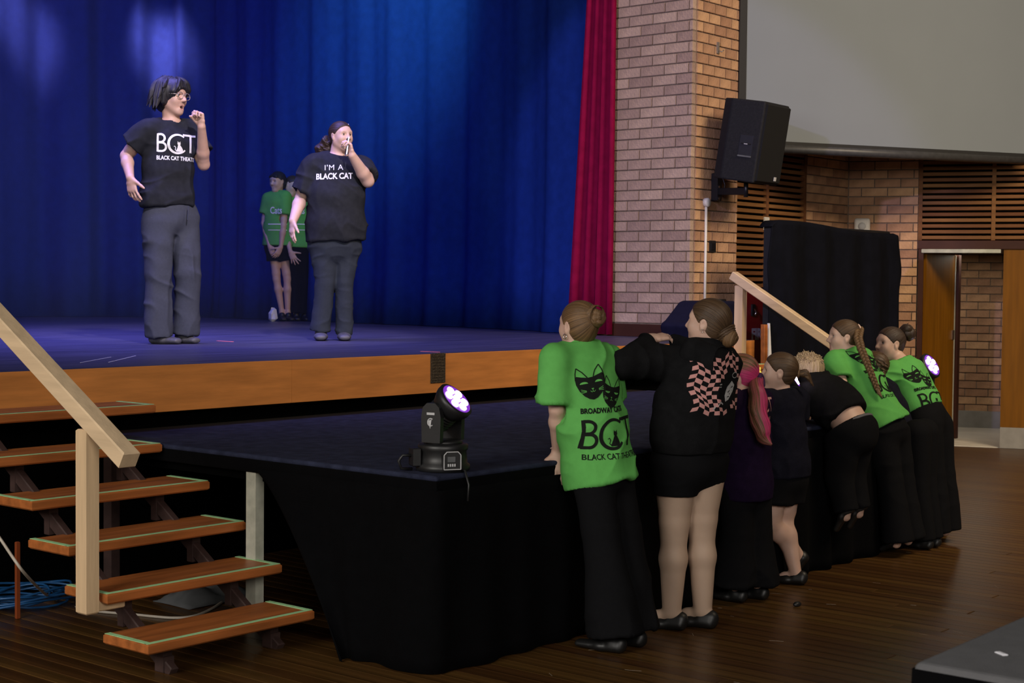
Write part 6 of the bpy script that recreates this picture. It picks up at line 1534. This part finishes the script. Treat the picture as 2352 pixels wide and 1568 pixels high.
# ---- 10. girl in green with the long braid
def leaner(label, X0, base, H, j, seed, hm, rings, sleeve, hemp, hemn, neckr, rgk):
    pass
X0 = 7.72; k_ = K(X0); base = (7.72, 3.70, 0)
j = dict(side=nrm((1, -.12, 0)), neck=k_(1952, 808), chest=k_(1975, 862), waist=k_(2005, 925), pelvis=k_(2036, 985), shL=K(7.59)(1918, 828), shR=K(7.85)(1978, 822), elL=K(7.53)(1933, 880), wrL=A3((7.40, 4.02, .80)), elR=K(7.93)(1990, 890), wrR=A3((7.90, 4.06, .79)),
         hipL=K(7.66)(2020, 1000), knL=K(7.66)(2030, 1100), anL=K(7.66)(2040, 1225), hipR=K(7.79)(2052, 1000), knR=K(7.80)(2066, 1102), anR=K(7.80)(2084, 1222))
for t_ in 'LR': j['an' + t_][2] = .10; j['an' + t_][1] = min(j['an' + t_][1], 3.70); j['kn' + t_][1] = min(j['kn' + t_][1], 3.74); j['to' + t_] = A3(j['an' + t_]) + [0, .08, -.075]
H = Head(k_(1936, 775), nrm((-.66, .75, .02)), nrm((-.03, .05, 1)), .198)
e10 = figure('person in green cat T-shirt with one long braid leaning on the platform', base, j, .78, .95, H, dict(L=dict(w=j['wrL'], d=(-.2, .5, -.5), n=(0, .2, -1), t=(1, 0, 0), sc=.8), R=dict(w=j['wrR'], d=(0, .6, -.3), n=(0, .2, -1), t=(-1, 0, 0), sc=.8)), grid=.005, tw=.118, td=.08)
face_bits(H, e10)
hair_cap(H, e10, 'hair_brown', H.p(.0, -.46, .30), .024, .0022, 110, (1.25, -.10), h=.005, seed=31)
braid('braid', 'hair_light', e10, [H.p(.0, -.46, .26), K(7.66)(1971, 775), K(7.63)(1978, 800), K(7.62)(1990, 830), K(7.62)(2003, 862), K(7.62)(2016, 895)], .0185, .011, 14, 3)
lock('braid_tuft', 'hair_light', e10, [K(7.62)(2015, 892), K(7.62)(2019, 903), K(7.62)(2026, 912)], [.010, .011, .002], 1, 6, 4)
ring_tube('hair_tie', 'pale_band', e10, H.p(.0, -.46, .27), nrm(-H.f + H.u * .5), .020, .020, H.r, .007)
dn = nrm(A3(j['pelvis']) - j['neck'])
rg = [(k_(1954, 812), (.085, .052)), (k_(1965, 838), (.132, .086)), (k_(1985, 885), (.132, .100)), (k_(2010, 935), (.136, .112)), (k_(2034, 975), (.145, .122)), (k_(2042, 990), (.148, .125))]
sh, V, Q = garment(e10, 't_shirt', 'tee_green', rg, j['side'], [([j['shL'], K(7.54)(1931, 872)], [.056, .064]), ([j['shR'], lerp(j['shR'], j['elR'], .75)], [.056, .064])], (k_(2035, 977), nrm(dn + A3((.12, 0, 0)))), (j['neck'], H.p(0, -.05, -.3), .050, .054), h=.006,
    fold=[(XS + UP * .5, 7, .004, UP), (UP, 6, .003, XS)], seed=32, shoulder=(k_(1955, 820), .046, .048), collar=(k_(1950, 803), nrm((-.15, .45, 1)), .052))
vv = nrm(-dn + A3((0, 0, 0))); green_back(sh, V, Q, onx(1968, 897, 7.62), nrm((.96, -.22, .10)), vv, nrm(A3((.18, .80, -.45))), .90)
trousers(e10, 'trousers', 'pants_black', j['pelvis'], XS, [([j['hipL'], j['knL'], A3(j['anL']) + [0, -.01, -.02]], [.090, .066, .085]), ([j['hipR'], j['knR'], A3(j['anR']) + [0, -.01, -.02]], [.090, .066, .085])], (.130, .105), h=.007, fold=[(UP, 6, .004, XS)], seed=33)
for t_ in 'LR': shoe('shoe', 'shoe_black', e10, A3(j['an' + t_]) - [0, 0, .015], A3(j['to' + t_]) + [0, 0, .008], .002, .034)

# ---- 11. curly-haired child between the two green girls
X0 = 8.02; k_ = K(X0); base = (8.02, 3.72, 0)
j = dict(side=XS, neck=k_(2018, 880), chest=k_(2034, 912), waist=k_(2052, 960), pelvis=k_(2066, 1010), shL=K(7.92)(2004, 894), shR=K(8.13)(2042, 898), elL=A3((7.90, 4.05, .83)), wrL=A3((7.96, 4.16, .775)), elR=A3((8.16, 4.02, .83)), wrR=A3((8.10, 4.15, .775)),
         hipL=A3((7.97, 3.74, .64)), knL=A3((7.97, 3.73, .36)), anL=A3((7.97, 3.68, .06)), hipR=A3((8.07, 3.74, .64)), knR=A3((8.07, 3.73, .36)), anR=A3((8.07, 3.68, .06)))
for t_ in 'LR': j['to' + t_] = A3(j['an' + t_]) * [1, 1, 0] + [0, .10, .022]
H = Head(k_(2002, 846), nrm((-.15, .98, -.05)), (0, 0, 1), .188)
e11 = figure('person with curly brown hair between two taller girls in green', base, j, .68, .92, H, None, grid=.006, tw=.105, td=.075)
rn = np.random.RandomState(9)
hair_cap(H, e11, 'hair_brown', H.p(.0, -.5, .0), .045, .012, 50, (1.2, -.10), h=.0055, seed=35)
for i_ in range(34):
    a_, b_ = rn.uniform(0, 2 * PI), rn.uniform(.2, 1.9); d_ = A3((math.sin(b_) * math.cos(a_), math.sin(b_) * math.sin(a_), math.cos(b_)))
    if d_[1] > .35: continue
    c0 = H.p(d_[0] * .37, -.07 + d_[1] * .45, .12 + d_[2] * .39); pts = [c0 + A3((.011 * math.cos(t), .011 * math.sin(t), -.006 * t)) for t in np.linspace(0, 9, 16)]
    lock('curl', 'hair_brown', e11, pts, [.006, .007, .006, .002], 1, 4, i_, .2, 4)
for s_ in (-1, 1): braid('braid', 'hair_brown', e11, [H.p(s_ * .25, -.38, -.10), H.p(s_ * .28, -.45, -.45), H.p(s_ * .27, -.40, -.8)], .015, .009, 9, s_ + 4)
rg = [(k_(2020, 884), (.078, .05)), (k_(2027, 898), (.112, .078)), (k_(2045, 940), (.115, .09)), (k_(2066, 1008), (.122, .098))]
garment(e11, 't_shirt', 'shirt_navy', rg, XS, [([j['sh' + t_], lerp(j['sh' + t_], j['el' + t_], .8)], [.05, .058]) for t_ in 'LR'], (k_(2066, 1006), (0, 0, -1)), (j['neck'], H.p(0, -.05, -.3), .045, .05), h=.007, seed=36)
trousers(e11, 'trousers', 'pants_black', j['pelvis'], XS, [([j['hip' + t_], j['kn' + t_], A3(j['an' + t_]) + [0, 0, -.01]], [.08, .062, .06]) for t_ in 'LR'], (.115, .09), h=.007, seed=37, cut_floor=.01)
for t_ in 'LR': flat_shoe(e11, j['an' + t_], j['to' + t_], r=.031)

# ---- 12. girl in green with the messy bun
X0 = 8.24; k_ = K(X0); base = (8.26, 3.74, 0)
j = dict(side=nrm((1, -.2, 0)), neck=k_(2070, 832), chest=k_(2088, 872), waist=k_(2108, 922), pelvis=k_(2126, 958), shL=K(8.12)(2050, 852), shR=K(8.36)(2100, 848), elL=A3((8.05, 4.02, .88)), wrL=A3((8.0, 4.15, .79)), elR=A3((8.44, 4.03, .87)), wrR=A3((8.30, 4.20, .79)),
         hipL=K(8.18)(2112, 975), knL=K(8.18)(2116, 1085), anL=K(8.18)(2124, 1205), hipR=K(8.32)(2142, 975), knR=K(8.32)(2144, 1085), anR=K(8.32)(2152, 1205))
for t_ in 'LR': j['an' + t_][2] = .085; j['an' + t_][1] = min(j['an' + t_][1], 3.72); j['kn' + t_][1] = min(j['kn' + t_][1], 3.74); j['hip' + t_][1] = min(j['hip' + t_][1], 3.78); j['to' + t_] = A3(j['an' + t_]) + [0, .09, -.06]
H = Head(k_(2043, 790), nrm((-.84, .54, .03)), nrm((-.02, .03, 1)), .198)
e12 = figure('person in green cat T-shirt and black trousers with a messy bun', base, j, .78, .98, H, dict(L=dict(w=j['wrL'], d=(-.2, .6, -.3), n=(0, .2, -1), t=(1, 0, 0), sc=.8), R=dict(w=j['wrR'], d=(-.2, .6, -.3), n=(0, .2, -1), t=(-1, 0, 0), sc=.8)), grid=.005, tw=.12, td=.082)
face_bits(H, e12)
hair_cap(H, e12, 'hair_dark', H.p(.0, -.44, .30), .024, .0022, 110, (1.25, -.10), h=.005, seed=41)
bun('bun', 'hair_dark', e12, H.p(.0, -.54, .34), -H.f + H.u * .8, .034, .026, 2.8, 8, .006)
rn = np.random.RandomState(3)
for i_ in range(12):
    a_ = rn.uniform(0, 2 * PI); c0 = H.p(0, -.56, .36) + (H.r * math.cos(a_) + H.u * math.sin(a_)) * .036; dd_ = (H.r * math.cos(a_) + H.u * math.sin(a_)) * .02 + rn.randn(3) * .006
    lock('stray_hair', 'hair_dark', e12, [c0 - dd_ * .6, c0 + dd_ * .5, c0 + dd_ * .7 - H.f * .012], [.004, .003, .001], 1, 4, i_, .2, 4)
dn = nrm(A3(j['pelvis']) - j['neck'])
rg = [(k_(2071, 836), (.085, .052)), (k_(2080, 855), (.128, .086)), (k_(2096, 892), (.130, .102)), (k_(2112, 925), (.132, .108)), (k_(2120, 940), (.128, .102))]
sh, V, Q = garment(e12, 't_shirt', 'tee_green', rg, j['side'], [([j['shL'], lerp(j['shL'], j['elL'], .85)], [.058, .068]), ([j['shR'], lerp(j['shR'], j['elR'], .75)], [.056, .064])], (k_(2120, 940), dn), (j['neck'], H.p(0, -.05, -.3), .050, .054), h=.006,
    fold=[(XS + UP * .5, 7, .004, UP), (UP, 8, .004, XS)], seed=42, shoulder=(k_(2072, 842), .046, .048), hem_open=False, collar=(k_(2067, 826), nrm((-.1, .42, 1)), .052))
green_back(sh, V, Q, onx(2086, 930, 8.12), nrm((.93, -.32, .05)), -dn, nrm(A3((.25, .80, -.40))), .82)
trousers(e12, 'trousers', 'pants_black', j['pelvis'], XS, [([j['hipL'], j['knL'], A3(j['anL']) + [0, -.01, -.02]], [.090, .070, .084]), ([j['hipR'], j['knR'], A3(j['anR']) + [0, -.01, -.02]], [.088, .068, .082])], (.128, .104), h=.007, fold=[(UP, 6, .004, XS)], seed=43, waist=(k_(2114, 936), (.130, .104)))
for t_ in 'LR': shoe('shoe', 'shoe_black', e12, A3(j['an' + t_]) - [0, 0, .015], A3(j['to' + t_]) + [0, 0, .008], .002, .034)

# ================================================================ thin stage haze, lit by the lamps; blue light also tinted into its colour
hz = MB().box((6.3, 11.9, 3.36), (7.4, 5.4, 4.6)).build('stage_haze', None)
m = bpy.data.materials.new('haze'); m.use_nodes = True; nt = m.node_tree; nt.nodes.clear()
out = nt.nodes.new('ShaderNodeOutputMaterial'); vs = nt.nodes.new('ShaderNodeVolumeScatter'); vs.inputs['Density'].default_value = .011; vs.inputs['Color'].default_value = (.7, .85, 1, 1); vs.inputs['Anisotropy'].default_value = .2
nt.links.new(vs.outputs[0], out.inputs['Volume']); hz.data.materials.append(m); tag(hz, 'thin theatrical haze tinted with the blue light over the stage', 'haze', kind='stuff')
